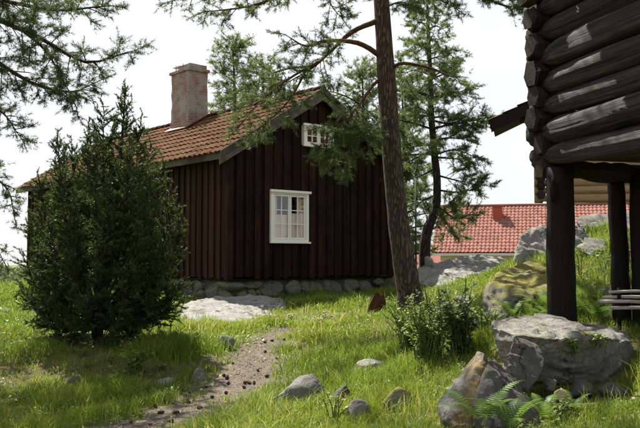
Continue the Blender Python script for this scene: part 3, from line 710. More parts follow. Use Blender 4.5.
for px_, py_ in ((0.05, -4.8), (4.2, -4.8), (4.2, -.05), (.05, -2.5)):
    w = store.matrix_basis @ Vector((px_, py_, 0)); zb = hz(w.x, w.y) - C0.z - .15
    MB().tube([(px_, py_, zb), (px_, py_, -.12)], [.14,.13], 12).build('post', M['tarpost'], store, True)
knot = MB().tube([(0,0,-.12),(0,0,0),(0,0,.12)], [.02,.04,.015], 8).build('branch_knot', M['tarpost'], store, True)
kp = loc_of(P(553, 190, 8.0)); knot.location = kp

# ------------------------------------------------------------------ second storehouse behind
d2 = 18.0; C2 = P(541, 203, d2); a2 = math.radians(-14)
st2 = empty('log_storehouse', C2, a2, 'far log shed with pale logs, seen under the near storehouse', 'log building')
for i in range(11):
    z = .09 + i * .178
    log_mesh('wall_log', (-.14, 0, z), (4.2, 0, z), .105, M['palelog'], st2, 300 + i, True)
    log_mesh('cross_log', (0, -.17 - .01 * (i % 3), z + .09), (0, 1.3, z + .09), .098, M['logend'], st2, 330 + i, True, endcut=True)
tn2 = .46; zt = 11 * .178
def z2(x): return zt + .32 + tn2 * min(x, 4.1 - x)
for i in range(int(4.1/2/.178 * tn2) + 1):
    x0 = i * .178 / tn2 + .1
    if 4.1 - 2 * x0 > .3: log_mesh('gable_log', (x0, 0, zt + .09 + i * .178), (4.1 - x0, 0, zt + .09 + i * .178), .10, M['palelog'], st2, 360 + i)
ov2 = 1.02
rm = MB()
for sgn in (0, 1):
    f = (lambda x: x) if sgn == 0 else (lambda x: 4.1 - x)
    fr = [(f(-ov2), -.35, z2(-ov2)-.10), (f(2.05), -.35, z2(2.05)-.10), (f(2.05), -.35, z2(2.05)), (f(-ov2), -.35, z2(-ov2))]; rm.prism(fr, [(x, 1.45, z) for x, y, z in fr])
rm = rm.build('roof', M['logend'], st2)
V, Fs, T = tile_field(-ov2-.03, 2.05, z2(-ov2-.03)+.0, z2(2.05), -.35, 1.45, .22, .34, seed=8)
V2, F2, T2 = tile_field(4.1+ov2+.03, 2.05, z2(-ov2-.03)+.0, z2(2.05), -.35, 1.45, .22, .34, seed=9)
tt = np_mesh('roof_tiles', np.array(V + V2), np.array(Fs + [tuple(i + len(V) for i in f) for f in F2]), M['tile'], rm, T + T2); tt['kind'] = 'stuff'
for sgn in (0, 1):
    f = (lambda x: x) if sgn == 0 else (lambda x: 4.1 - x)
    fr = [(f(-ov2-.02), -.39, z2(-ov2)-.26), (f(2.05), -.39, z2(2.05)-.22), (f(2.05), -.39, z2(2.05)+.01), (f(-ov2-.02), -.39, z2(-ov2)+.01)]
    MB().prism(fr, [(x, -.355, z) for x, y, z in fr]).build('bargeboard', M['tarpost'], rm)
for x in (-.05, 4.15): log_mesh('purlin', (x, -.30, zt + .12), (x, 1.3, zt + .12), .11, M['logend'], st2, 380)
log_mesh('tie_log', (-.42, 0, zt - .09), (.6, 0, zt - .09), .085, M['logend'], st2, 390)
for x, y in ((.35,0), (3.9,0), (.35,1.2), (3.9,1.2)):
    w = st2.matrix_basis @ Vector((x, y, 0)); zb = hz(w.x, w.y) - C2.z - .2
    MB().tube([(x, y, zb), (x, y, .02)], [.14,.12], 10).build('post', M['tarpost'], st2, True)

# ------------------------------------------------------------------ red-roofed house beyond
d3 = 50.0; C3 = P(431, 253, d3); a3 = math.radians(-15)
rh = empty('red_roof_house', C3, a3, 'distant house with a long red tiled roof', 'house')
LR = 19.0; WR = 9.0; HR = 3.05; gz = hz(C3.x + 5, C3.y + 3) - C3.z - .3
MB().box(.5, LR-.5, .6, WR-.6, gz, .02).build('wall', M['plaster'], rh)
MB().add([(.5,.6,.02),(.5,WR-.6,.02),(.5,WR/2,HR-.3),(.6,.6,.02),(.6,WR-.6,.02),(.6,WR/2,HR-.3)],[(0,1,2),(3,5,4),(0,2,5,3),(1,4,5,2)]).build('gable', M['plaster'], rh)
rr = MB().prism([(0,0,0),(0,WR/2,HR),(0,WR,0),(0,WR,-.12),(0,WR/2,HR-.14),(0,0,-.12)], [(LR,0,0),(LR,WR/2,HR),(LR,WR,0),(LR,WR,-.12),(LR,WR/2,HR-.14),(LR,0,-.12)]).build('roof', M['tile_new'], rh)
V, Fs, T = tile_field(0, WR/2, 0.02, HR, 0, LR, .235, .36, amp=.05, seed=12)
V = [(y, x, z) for x, y, z in V]
tt = np_mesh('roof_tiles', np.array(V), np.array([tuple(reversed(f)) for f in Fs]), M['tile_new'], rr, T); tt['kind'] = 'stuff'
MB().tube([(0, WR/2, HR+.03), (LR, WR/2, HR+.03)], [.13,.13], 8).build('ridge', M['tile_new'], rr)
MB().box(-.02, LR+.02, -.10, -.03, -.16, -.02).build('gutter', M['plaster'], rr)
cx = 3.55; cy = 3.0; cc = MB().box(cx, cx+.58, cy, cy+.6, HR*cy/(WR/2)-.3, HR*cy/(WR/2)+.92).build('chimney', M['redbox'], rh, bevel=.01)
MB().box(cx-.06, cx+.64, cy-.06, cy+.66, HR*cy/(WR/2)+.92, HR*cy/(WR/2)+1.02).build('chimney_cap', M['redbox'], cc)
for k in range(4):
    wx = 3 + k * 4; q = MB().box(wx, wx+1.2, .54, .6, -1.7, -.5).build('window', M['white'], rh); MB().box(wx+.1, wx+1.1, .52, .538, -1.6, -.6).build('pane', M['glass'], q)
# small wing at its left end
wg = MB().box(-2.2, .45, 2.5, 7.0, gz, -.9).prism([(-2.6,2.0,-1.0),(.45,2.0,-1.0),(.45,4.75,.3),(-2.6,4.75,.3)], [(-2.6,7.5,-1.0),(.45,7.5,-1.0),(.45,4.76,.3),(-2.6,4.76,.3)]).build('wing', M['tile_new'], rh)

# ------------------------------------------------------------------ conifers
def needles(tips, axes, N, ln, wd, tl, spread, tone, seed):
    """N thin triangles round every twig end"""
    g = np.random.default_rng(seed); K = len(tips); tips = np.asarray(tips); axes = np.asarray(axes); axes = axes / (np.linalg.norm(axes, axis=1, keepdims=True) + 1e-9)
    A = np.repeat(axes, N, 0); Pp = np.repeat(tips, N, 0); rnd = g.normal(size=(K * N, 3)); rnd -= A * (rnd * A).sum(1, keepdims=True); rnd /= np.linalg.norm(rnd, axis=1, keepdims=True) + 1e-9
    t = g.random((K * N, 1)); th = spread * (.55 + .6 * g.random((K * N, 1))) * (1.15 - .6 * t)
    D = A * np.cos(th) + rnd * np.sin(th); B = Pp - A * tl * (1 - t); Ln = ln * (.7 + .5 * g.random((K * N, 1)))
    S = np.cross(D, g.normal(size=(K * N, 3))); S /= np.linalg.norm(S, axis=1, keepdims=True) + 1e-9
    V = np.stack([B - S * wd, B + S * wd, B + D * Ln], 1).reshape(-1, 3); Fa = np.arange(len(V)).reshape(-1, 3)
    tn = np.repeat(np.clip(np.repeat(np.asarray(tone), N) + g.normal(0, .12, K * N), 0, 1), 3)
    return V, Fa, tn
def bez(pts, n):
    """smooth polyline through points (Catmull-Rom)"""
    p = [Vector(q) for q in pts]; p = [p[0] * 2 - p[1]] + p + [p[-1] * 2 - p[-2]]; out = []
    m = len(p) - 3
    for i in range(m):
        k = max(2, n // m)
        for j in range(k):
            t = j / k; a, b, c, d = p[i:i+4]
            out.append(.5 * ((2*b) + (c-a)*t + (2*a-5*b+4*c-d)*t*t + (3*b-a-3*c+d)*t**3))
    out.append(p[-2]); return out
class Tree:
    def __init__(s, name, label, base, seed, group=None, cat='tree'):
        s.root = empty(name, base, 0, label, cat, group); s.base = Vector(base); s.r = random.Random(seed); s.seed = seed
        s.tips = []; s.axes = []; s.tone = []; s.tw = MB(); s.fill = 1.0 if cat == 'juniper' else 1.75
    def trunk(s, pts, rad, m, seg=16, n=26):
        p = bez([Vector(q) - s.base for q in pts], n); k = len(p); r = [np.interp(i/(k-1), np.linspace(0,1,len(rad)), rad) * (1 + s.r.uniform(-.02,.02)) for i in range(k)]
        s.tp = p; s.tr = r
        t = MB().tube(p, r, seg, True, .035, s.seed).build('trunk', M[m], s.root, True); return t
    def at(s, z):
        for i in range(len(s.tp) - 1):
            if s.tp[i].z <= z <= s.tp[i+1].z:
                f = (z - s.tp[i].z) / (s.tp[i+1].z - s.tp[i].z + 1e-9); return s.tp[i].lerp(s.tp[i+1], f), s.tr[i]
        return s.tp[-1], s.tr[-1]
    def limb(s, pts, r0, m, f0=.35, blen=.6, step=.14, twig=.11, world=True, tone=.45, droop=-.05, dens=1.0, part=True, up=.25, n=16, flat=.55):
        p = bez([Vector(q) - (s.base if world else Vector()) for q in pts], n); k = len(p)
        rad = [max(.006, r0 * (1 - .85 * i/(k-1))) for i in range(k)]
        if part: MB().tube(p, rad, 7, True, .06, s.seed).build('limb', M[m], s.root, True)
        else: s.tw.tube(p, rad, 5)
        L_ = [0]
        for i in range(k-1): L_.append(L_[-1] + (p[i+1] - p[i]).length)
        tot = L_[-1]; d = f0 * tot; r_ = s.r
        while d < tot:
            i = max(j for j in range(k) if L_[j] <= d + 1e-9); i = min(i, k-2); f = (d - L_[i]) / max(1e-6, L_[i+1] - L_[i]); q = p[i].lerp(p[i+1], f); t = (p[i+1] - p[i]).normalized()
            fr = d / tot; rnd = Vector((r_.gauss(0,1), r_.gauss(0,1), r_.gauss(0, flat))); rnd -= t * rnd.dot(t)
            dr = (rnd.normalized() + t * r_.uniform(.3,.9) + Vector((0,0,up * r_.uniform(-.4,1)))).normalized()
            bl = blen * r_.uniform(.55,1.15) * (1.0 - .45 * max(0, fr - .6) / .4)
            s.branchlet(q, dr, bl, twig, tone, droop, dens); d += step * r_.uniform(.6,1.4)
        s.branchlet(p[-1], (p[-1] - p[-2]).normalized(), blen * .6, twig, tone, droop, dens)
    def branchlet(s, q, dr, bl, twig, tone, droop, dens):
        r_ = s.r; n = 4; pts = [q]
        for j in range(n): dr = (dr + Vector((r_.gauss(0,.12), r_.gauss(0,.12), r_.gauss(0,.10) + droop))).normalized(); pts.append(pts[-1] + dr * bl / n)
        s.tw.tube(pts, [.009,.008,.006,.005,.003], 3, False)
        tn = min(1, max(0, tone + r_.gauss(0, .18)))
        nt = max(2, int(bl / .075 * dens * s.fill))
        for j in range(nt):
            f = (.25 + .75 * (j + r_.random()) / nt) if s.fill == 1.0 else .30 + .70 * ((j + r_.random()) / nt) ** .6; x = f * n; i = min(n-1, int(x)); c = pts[i].lerp(pts[i+1], x - i)
            ax = (dr * .6 + Vector((r_.gauss(0,1), r_.gauss(0,1), r_.gauss(.25,.6))) * .75).normalized(); ln = twig * (r_.uniform(.7,1.5) if s.fill == 1.0 else r_.uniform(.3,2.0))
            s.tips.append(c + ax * ln); s.axes.append(ax); s.tone.append(tn); s.tw.add([c, c + Vector((.004,0,0)), c + ax * ln], [(0,1,2)])
        s.tips.append(pts[-1]); s.axes.append(dr); s.tone.append(min(1, tn + .1))
    def crown(s, m, N, ln, wd, tl, spread, bark):
        V, Fa, tn = needles([tuple(x) for x in s.tips], [tuple(x) for x in s.axes], N, ln, wd, tl, spread, s.tone, s.seed)
        c = np_mesh('crown', V, Fa, M[m], s.root, tn)
        s.tw.build('twigs', M[bark], s.root); return c
    def whorls(s, z0, z1, dz, length, m, per=4, rise=.25, **kw):
        z = z0; r_ = s.r; a0 = r_.random() * 6
        while z < z1:
            fr = (z - z0) / (z1 - z0)
            for k in range(per):
                a = a0 + k * 2 * math.pi / per + r_.uniform(-.5,.5); ln = length(fr) * r_.uniform(.7,1.15); c, rr_ = s.at(z + r_.uniform(-.15,.15)); d = Vector((math.cos(a), math.sin(a), 0)); ris = rise + .5 * fr
                s.limb([c, c + d * ln * .35 + Vector((0,0,ln * ris * .35)), c + d * ln * .7 + Vector((0,0,ln * ris * .55)), c + d * ln + Vector((0,0,ln * ris * .9))], max(.012, rr_ * .38), m, world=False, n=9, **kw)
            z += dz * r_.uniform(.8,1.2); a0 += 1.1

# 1. the tall pine before the cottage
b1 = G(412, 304); b1 = Vector((P(412,304,13.5).x, 13.5, 0)); b1.z = hz(b1.x, b1.y) - .05
pine = Tree('pine_tree', 'tall leaning pine with bare trunk standing before the cottage', b1, 11)
tp = [b1, P(408,285,13.5), P(400,235,13.5), P(394,180,13.55), P(388,100,13.6), P(384,40,13.6), P(380,-20,13.65), P(376,-90,13.7), P(376,-190,13.8), P(380,-300,13.9)]
pine.trunk(tp, [.245,.20,.175,.165,.155,.140,.128,.115,.085,.03], 'bark', 20, 40)
def PL(*a): return [P(*q) for q in a]
kwm = dict(step=.066, twig=.09, dens=1.9)
pine.limb(PL((381,56,13.6),(358,43,13.3),(327,41,13.0),(306,46,12.8),(289,37,12.7)), .050, 'branchbark', f0=.5, blen=.42, tone=.45, droop=-.12, **kwm)
pine.limb(PL((377,21,13.6),(352,32,13.7),(331,51,13.8),(312,68,13.8),(285,84,13.7)), .050, 'branchbark', f0=.35, blen=.55, tone=.5, **kwm)
pine.limb(PL((318,62,13.8),(290,78,13.4),(262,100,13.1),(238,128,12.9)), .026, 'branchbark', f0=.25, blen=.42, tone=.6, **kwm)
pine.limb(PL((312,66,13.8),(282,70,13.9),(252,84,14.0),(225,100,14.1)), .024, 'branchbark', f0=.3, blen=.42, tone=.5, **kwm)
pine.limb(PL((306,70,13.6),(292,96,13.3),(272,118,13.1),(250,134,13.0)), .022, 'branchbark', f0=.3, blen=.40, tone=.62, **kwm)
pine.limb(PL((387,76,13.6),(374,84,13.5),(360,104,13.3),(348,118,13.0),(339,138,12.8),(334,158,12.7)), .034, 'branchbark', f0=.38, blen=.48, tone=.4, **kwm)
pine.limb(PL((352,112,13.1),(345,132,12.9),(350,152,12.7),(346,168,12.6)), .020, 'branchbark', f0=.15, blen=.45, tone=.38, **kwm)
pine.limb(PL((350,114,13.1),(338,120,12.9),(329,132,12.7),(322,154,12.6)), .020, 'branchbark', f0=.3, blen=.36, tone=.45, **kwm)
pine.limb(PL((356,108,13.2),(362,128,13.0),(368,146,12.9)), .018, 'branchbark', f0=.3, blen=.38, tone=.35, **kwm)
pine.limb(PL((360,104,13.3),(345,96,13.1),(332,92,12.9),(320,92,12.8)), .016, 'branchbark', f0=.45, blen=.20, tone=.45, **kwm)
pine.limb(PL((392,68,13.6),(404,63,13.4),(430,68,13.2),(450,76,13.1),(463,77,13.05)), .034, 'branchbark', f0=.92, blen=.16, tone=.4, step=.3)
pine.limb(PL((405,63,13.4),(420,66,13.7),(440,62,14.0),(452,68,14.2)), .014, 'branchbark', f0=.45, blen=.30, tone=.4, **kwm)
pine.limb(PL((380,10,13.6),(400,2,13.2),(415,8,12.9)), .02, 'branchbark', f0=.4, blen=.35, tone=.4, **kwm)
# higher limbs that hang back into the top of the view
pine.limb(PL((378,-40,13.6),(340,-30,13.2),(290,-8,12.9),(250,6,12.7),(205,12,12.6)), .05, 'branchbark', f0=.42, blen=.42, tone=.55, **kwm)
pine.limb(PL((378,-30,13.6),(350,-22,14.0),(330,0,14.3),(345,22,14.4)), .03, 'branchbark', f0=.35, blen=.5, tone=.45, **kwm)
pine.limb(PL((378,-45,13.6),(350,-40,13.9),(310,-14,14.2),(270,0,14.3)), .03, 'branchbark', f0=.5, blen=.40, tone=.55, **kwm)
pine.limb(PL((250,-18,12.4),(215,-10,12.2),(190,-4,12.1),(168,2,12.0)), .02, 'branchbark', f0=.3, blen=.26, tone=.5, **kwm)
pine.limb(PL((378,-60,13.6),(250,-18,12.4)), .03, 'branchbark', f0=.95, blen=.3, tone=.5, step=.5)
pine.limb(PL((380,-50,13.7),(420,-32,13.2),(465,-12,12.8),(500,4,12.5),(524,10,12.4)), .05, 'branchbark', f0=.42, blen=.36, tone=.45, **kwm)
pine.limb(PL((380,-20,13.7),(405,-14,13.6),(432,-4,13.5),(455,8,13.4)), .03, 'branchbark', f0=.35, blen=.40, tone=.4, **kwm)
pine.limb(PL((470,-10,12.8),(500,-12,12.5),(522,-4,12.4),(530,16,12.3)), .018, 'branchbark', f0=.2, blen=.30, tone=.45, **kwm)
top = pine.tp[-1].z
for z_, ex, ey, ez in ((6.2,-1.9,9.4,6.7),(6.6,-1.1,8.8,6.9),(7.0,-3.0,10.2,7.4),(6.8,-.4,8.6,7.0),(7.4,-2.2,9.2,7.8)):  # unseen limbs added above the view to shade the right foreground
    a_ = pine.at(z_)[0] + b1; e_ = Vector((ex, ey, ez)); pine.limb([a_, a_.lerp(e_, .4) + Vector((0,0,.25)), a_.lerp(e_, .75) + Vector((0,0,.15)), e_], .05, 'branchbark', f0=.74, blen=.7, step=.08, twig=.12, dens=1.2, part=False)
pine.whorls(5.9, top - .3, .62, lambda f: 3.2 * (1 - f) + .9, 'branchbark', 5, .15, step=.17, blen=.55, twig=.13, part=False, dens=.8, f0=.35)
pine.crown('needle', 23, .058, .0036, .10, 1.30, 'branchbark')
# dead stubs
for u, v, d, du, dv in ((392,150,13.4,6,-3),(386,95,13.4,-8,2),(402,230,13.4,5,-2),(396,208,13.4,-6,-2)):
    a = P(u,v,d) - b1; b = P(u+du, v+dv, d-.15) - b1; MB().tube([a, b], [.014,.006], 6).build('dead_stub', M['bark'], pine.root)

# 2. the pine just outside the left edge, whose branches hang into the view
b2 = Vector((-7.6, 12.2, 0)); b2.z = hz(b2.x, b2.y) - .05
lp = Tree('pine_tree', 'pine rooted outside the left edge, its dark branches hanging into the upper left', b2, 12)
lp.trunk([b2, b2 + Vector((.05,.0,2)), b2 + Vector((.15,.1,5)), b2 + Vector((.1,.15,8)), b2 + Vector((.2,.2,11.5))], [.24,.19,.16,.12,.03], 'bark')
def LP_(z): return lp.at(z)[0] + b2
kl = dict(step=.058, twig=.09, dens=2.0)
lp.limb([LP_(3.8)] + PL((-80,8,11.5),(-20,14,11.0),(40,38,10.6),(85,62,10.4),(128,52,10.3)), .06, 'darkbark', f0=.38, blen=.50, tone=.42, **kl)
lp.limb([LP_(4.0)] + PL((-60,-10,11.0),(10,2,10.5),(55,10,10.2),(105,6,10.0)), .05, 'darkbark', f0=.45, blen=.46, tone=.42, **kl)
lp.limb([LP_(3.6)] + PL((-80,30,11.6),(-20,52,11.4),(30,82,11.2),(70,92,11.1),(92,84,11.0)), .05, 'darkbark', f0=.42, blen=.46, tone=.38, **kl)
lp.limb(PL((20,28,10.7),(45,50,10.9),(62,78,11.0),(75,104,11.1)), .025, 'darkbark', f0=.2, blen=.36, tone=.4, **kl)
lp.limb([LP_(3.2)] + PL((-70,70,11.8),(-30,92,11.6),(2,112,11.4),(18,134,11.3)), .04, 'darkbark', f0=.5, blen=.40, tone=.35, **kl)
lp.limb([LP_(2.7)] + PL((-70,120,11.9),(-40,150,11.9),(-12,172,11.8),(8,190,11.8),(14,215,11.7)), .035, 'darkbark', f0=.5, blen=.34, tone=.4, **kl)
lp.limb([LP_(2.2)] + PL((-60,190,12),(-30,215,12),(-8,240,12),(4,262,12)), .03, 'darkbark', f0=.5, blen=.30, tone=.4, **kl)
lp.limb([LP_(4.2)] + PL((-70,-20,12.2),(0,-8,12.2),(60,-4,12.0),(100,-14,12.0)), .045, 'darkbark', f0=.4, blen=.5, tone=.4, **kl)
lp.whorls(4.6, 11.2, .6, lambda f: 3.1 * (1 - f) + .8, 'darkbark', 4, .12, step=.19, blen=.6, twig=.14, part=False, dens=.85, f0=.3)
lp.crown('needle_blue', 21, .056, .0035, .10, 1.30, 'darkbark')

# 3. slender pine behind the tall one
b3 = Vector((P(425,262,21.0).x, 21.0, 0)); b3.z = min(P(425,262,21.0).z, hz(b3.x, b3.y) + .3) - .25
sp = Tree('pine_tree', 'slender pine with a curved dark trunk between the cottage and the red roof', b3, 13)
sp.trunk([b3] + PL((425,245,21),(429,226,21),(436,208,21),(437,180,21),(434,150,21),(431,110,21),(430,70,21.1),(428,25,21.2),(427,-14,21.3)), [.15,.14,.125,.11,.10,.09,.08,.06,.04,.015], 'darkbark', 12, 30)
ks = dict(step=.075, twig=.10, dens=1.8, droop=-.02, n=10)
for l in [((434,150),(412,160),(392,172),.5),((434,155),(455,150),(478,158),.5),((436,175),(455,180),(480,185),.55),((436,190),(460,192),(484,186),.5),((436,205),(455,218),(472,214),.45),
          ((436,205),(450,228),(462,236),.4),((434,196),(420,200),(408,196),.4),((432,130),(455,122),(486,118),.5),((431,120),(460,126),(490,122),.5),((431,115),(412,120),(396,132),.5),((430,100),(450,92),(468,96),.5),((430,95),(412,92),(398,100),.5),
          ((430,80),(446,74),(460,80),.45),((430,75),(415,70),(400,76),.45),((429,55),(442,50),(452,56),.4),((429,50),(418,44),(408,50),.4),((428,30),(436,26),(444,30),.35),((428,28),(420,22),(414,28),.35),
          ((434,140),(450,138),(466,140),.5),((433,145),(416,146),(402,152),.5),((428,12),(432,6),(438,10),.3),((430,88),(436,84),(442,90),.5),((431,118),(424,110),(416,108),.5),((436,168),(420,176),(404,180),.5),((436,212),(446,208),(458,200),.4)]:
    a, b, c_, bl = l; da = sp.r.uniform(-1.2,1.2)
    sp.limb([P(*a,21.05), P(*b,21.05+da*.6), P(*c_,21.05+da)], .03, 'darkbark', f0=.25, blen=bl*1.1, tone=.5, **ks)
sp.whorls(3.2, sp.tp[-1].z - .2, .5, lambda f: 1.35 * (1 - f) + .3, 'darkbark', 3, .05, step=.11, blen=.40, twig=.10, part=False, dens=1.4, f0=.2, tone=.5)
sp.crown('needle_bright', 20, .070, .0052, .12, 1.30, 'darkbark')

# 4. pines behind the cottage roof
def back_pine(u, d, vtop, half, label, seed, z0=1.5, m='needle_bright'):
    x = (u - 320) / F * d; b = Vector((x, d, hz(x, d) - .1)); t = P(u, vtop, d)
    q = Tree('pine_tree', label, b, seed, 'pines behind the cottage'); h = t.z - b.z
    q.trunk([b, b + Vector((.1,0,h*.5)), Vector((t.x, d, t.z))], [.15,.10,.015], 'darkbark', 8, 12)
    q.whorls(z0, h - .1, .48, lambda f: half * (1 - .75 * f), 'darkbark', 5, .18, step=.12, blen=.55, twig=.13, part=False, dens=1.3, f0=.15, tone=.6)
    q.crown(m, 15, .085, .0070, .14, 1.30, 'darkbark')
back_pine(233, 29, 42, 1.5, 'bright green pine top right behind the chimney', 21, 3.0)
back_pine(262, 31, 60, 1.5, 'bright pine peeping over the roof ridge right of the chimney pine', 22, 3.0)
back_pine(362, 29, 62, 1.5, 'bright green pine behind the cottage gable, left of the tall trunk', 23, 2.5)
back_pine(402, 33, 78, 1.6, 'bright pine behind the right eave of the cottage', 24, 1.5)

# 5. far trees on the left
def far_tree(u, d, vtop, half, label, seed):
    x = (u - 320) / F * d; zb = hz(x, d) - .1; t = P(u, vtop, d); h = t.z - zb; r_ = random.Random(seed)
    root = empty('far_tree', (x, d, zb), 0, label, 'tree', 'trees beyond the meadow')
    MB().tube([(0,0,0),(.1,0,h*.6)], [.22,.1], 7).build('trunk', M['darkbark'], root, True)
    tips = []; ax = []; tn = []
    for k in range(1500):
        v_ = Vector((r_.gauss(0,1), r_.gauss(0,1), r_.gauss(0,1))).normalized(); rr_ = r_.uniform(.55,1) * (1 + .25 * mnoise.noise(v_ * 2.5 + Vector((seed,0,0))))
        tips.append((v_.x * half * rr_, v_.y * half * rr_, h * .58 + v_.z * h * .42 * rr_)); ax.append(tuple(v_ + Vector((0,0,.3)))); tn.append(min(1, max(0, .5 + .5 * mnoise.noise(v_ * 3) + r_.gauss(0,.15))))
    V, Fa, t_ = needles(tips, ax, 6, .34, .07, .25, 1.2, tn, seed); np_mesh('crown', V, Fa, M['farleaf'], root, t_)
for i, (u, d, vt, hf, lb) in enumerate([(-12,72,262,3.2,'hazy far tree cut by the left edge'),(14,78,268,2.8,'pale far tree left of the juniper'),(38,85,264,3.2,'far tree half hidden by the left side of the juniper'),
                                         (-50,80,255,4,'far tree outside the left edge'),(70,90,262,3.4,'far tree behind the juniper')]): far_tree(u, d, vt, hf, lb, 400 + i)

# ------------------------------------------------------------------ juniper
bj = Vector((P(98,338,11.5).x, 11.5, 0)); bj.z = hz(bj.x, bj.y) - .04
ju = Tree('juniper', 'large dark green juniper bush standing left of the cottage', bj, 15, cat='juniper')
ju.trunk([bj, P(97,318,11.5), P(101,290,11.5), P(110,240,11.5), P(120,160,11.5), P(125,100,11.5)], [.085,.075,.06,.045,.025,.008], 'darkbark', 10, 16)
leaders = [(125,95,0),(112,128,.3),(140,128,-.2),(88,132,.2),(104,112,-.1),(58,144,-.1),(72,150,.5),(150,150,.3),(162,172,-.3),(174,205,.1),(180,235,-.2),(40,185,.2),(32,225,-.2),(26,262,.1),(24,290,.3),(176,262,.4),(178,290,-.2),
           (60,170,-.6),(95,150,-.8),(130,150,-.8),(150,190,-.8),(110,190,-1.0),(75,205,-1.0),(50,230,-.8),(140,235,-1.0),(100,245,-1.1),(165,250,-.7),(70,265,-1.0),(130,275,-1.0),(45,290,-.6),(155,295,-.7),(90,298,-1.0),
           (80,180,.7),(130,170,.8),(150,220,.8),(60,230,.8),(100,220,1.0),(140,270,.9),(70,280,.9),(35,308,-.2),(168,312,-.1),(120,312,-.9),(62,316,-.6),(45,322,-.3),(80,326,-.7),(115,324,-.8),(150,322,-.4),(70,326,.5),(135,322,.6),(30,300,.0),(172,304,.1),(45,262,-.5),(160,275,.6),(40,300,.5),(160,308,.6)]
for u, v, dd in leaders:
    t = P(u, v, 11.5 + dd); f = .35 * (338 - v) / 240
    s_ = P(97 + (u-97)*.08, 328 - (338-v)*.10, 11.5 + dd*.1); mid = s_.lerp(t, .5) + Vector(((t.x - s_.x)*.22, dd*.12, -.06))
    ju.limb([s_, mid, t], .022, 'darkbark', f0=.30, blen=.34, step=.026, twig=.065, tone=.42, droop=.06, dens=1.8, up=.9, n=10, part=False, flat=.8)
ju.crown('juniper', 21, .042, .0052, .11, .85, 'darkbark')

# ------------------------------------------------------------------ leafy plants, ferns, flowers
def leaves(mb_pts, dirs, ln, wd, tone, seed):
    g = random.Random(seed); V = []; Fs = []; T = []
    for p, d in zip(mb_pts, dirs):
        d = Vector(d).normalized(); s_ = d.cross(Vector((g.gauss(0,.4), g.gauss(0,.4), 1))).normalized(); l = ln * g.uniform(.6,1.2); w = wd * g.uniform(.7,1.2); p = Vector(p); dn = Vector((0,0,-.18 * l)); n0 = len(V)
        V += [p, p + d*l*.45 + s_*w + Vector((0,0,.06*l)), p + d*l*.45 - s_*w + Vector((0,0,.06*l)), p + d*l + dn, p + d*l*.5]; Fs += [(n0, n0+1, n0+4), (n0, n0+4, n0+2), (n0+1, n0+3, n0+4), (n0+4, n0+3, n0+2)]; T += [min(1, max(0, g.gauss(tone,.22)))] * 5
    return np.array([tuple(q) for q in V]), np.array(Fs), T
def plant(name, loc, h, spread, stems, per, ln, wd, m, label, seed, cat='plant', group=None, tone=.5, flower=None):
    root = empty(name, loc, 0, label, cat, group); g = random.Random(seed); sm_ = MB(); pts = []; ds = []; heads = []
    for k in range(stems):
        a = g.random() * 6.28; e = spread * g.uniform(.2,1); hh = h * g.uniform(.6,1.05); tip = Vector((math.cos(a)*e, math.sin(a)*e, hh)); mid = Vector((tip.x*.35, tip.y*.35, hh*.55))
        ro_ = Vector((g.uniform(-.35,.35) * spread, g.uniform(-.35,.35) * spread, -.03)); mid += ro_ * .8; tip = tip * 1.0 + ro_ * .6 + Vector((g.gauss(0,.1) * spread, g.gauss(0,.1) * spread, -g.random() * .25 * hh)); ps = [ro_, mid, tip]; sm_.tube(ps, [.006,.005,.003], 4, False); heads.append(tip)
        for j in range(per):
            f = .15 + .85 * (j + g.random()) / per; q = ps[0].lerp(mid, f*2) if f < .5 else mid.lerp(tip, f*2-1); b = g.random()*6.28; pts.append(q); ds.append((math.cos(b), math.sin(b), g.uniform(-.1,.7)))
    sm_.build('stem', M['stem'], root); V, Fa, T = leaves(pts, ds, ln, wd, tone, seed); np_mesh('foliage', V, Fa, M[m], root, T)
    if flower:
        fm = MB()
        for t in heads:
            for k in range(6):
                a = k * math.pi / 3; d = Vector((math.cos(a), math.sin(a), .35)) * .017; s_ = Vector((-math.sin(a), math.cos(a), 0)) * .008; fm.add([t, t + d*.7 + s_, t + d*1.2, t + d*.7 - s_], [(0,1,2,3)])
        fm.build('flowers', M[flower], root)
    return root
def on(u, v, **k): g_ = G(u, v, **k); return (g_.x, g_.y, g_.z)
plant('sapling', on(455,362), .80, .30, 20, 28, .085, .030, 'darkleaf', 'dark leafy sapling left of the pointed boulder', 501, 'shrub')
plant('sapling', on(468,352), .55, .20, 7, 18, .08, .024, 'darkleaf', 'small dark sapling close to the left tip of the slab', 502, 'shrub')
plant('bush', on(428,366), .80, .40, 60, 30, .050, .015, 'weed', 'bright green bushy weed left of the dark sapling', 503, 'shrub', tone=.6)
plant('bush', on(412,352), .66, .46, 54, 28, .045, .012, 'weed', 'feathery light green weed clump left of the saplings', 504, 'shrub', tone=.7)
for k, (u, v) in enumerate([(436,348),(462,346)]):
    p = Vector(on(u, v)); q = MB(); q.tube([p - p, Vector((.03 if k else -.07, 0, .35)), Vector((.05 if k else -.13, 0, .72))], [.012,.009,.005], 6)
    o = q.build('dry_stalk', M['tarpost'], None, True); o.location = p; tag(o, ['dark bare stalk leaning left above the weeds','dark upright bare stalk above the sapling'][k], 'stalk')
plant('bush', on(446,336), .62, .42, 46, 24, .045, .015, 'weed', 'bright leafy weeds behind the dark saplings', 515, 'shrub', tone=.75)
plant('bush', on(486,334,dmin=7), .34, .26, 24, 16, .05, .017, 'weed', 'light weeds between the mossy boulder and the slab tip', 516, 'shrub', tone=.7)
plant('weed', on(132,376), .36, .26, 14, 11, .10, .038, 'weed', 'broad-leaved weed in front of the earth bank below the juniper', 505)
plant('weed', on(112,386), .22, .20, 7, 8, .08, .03, 'weed', 'low leafy weed at the foot of the earth bank', 506)
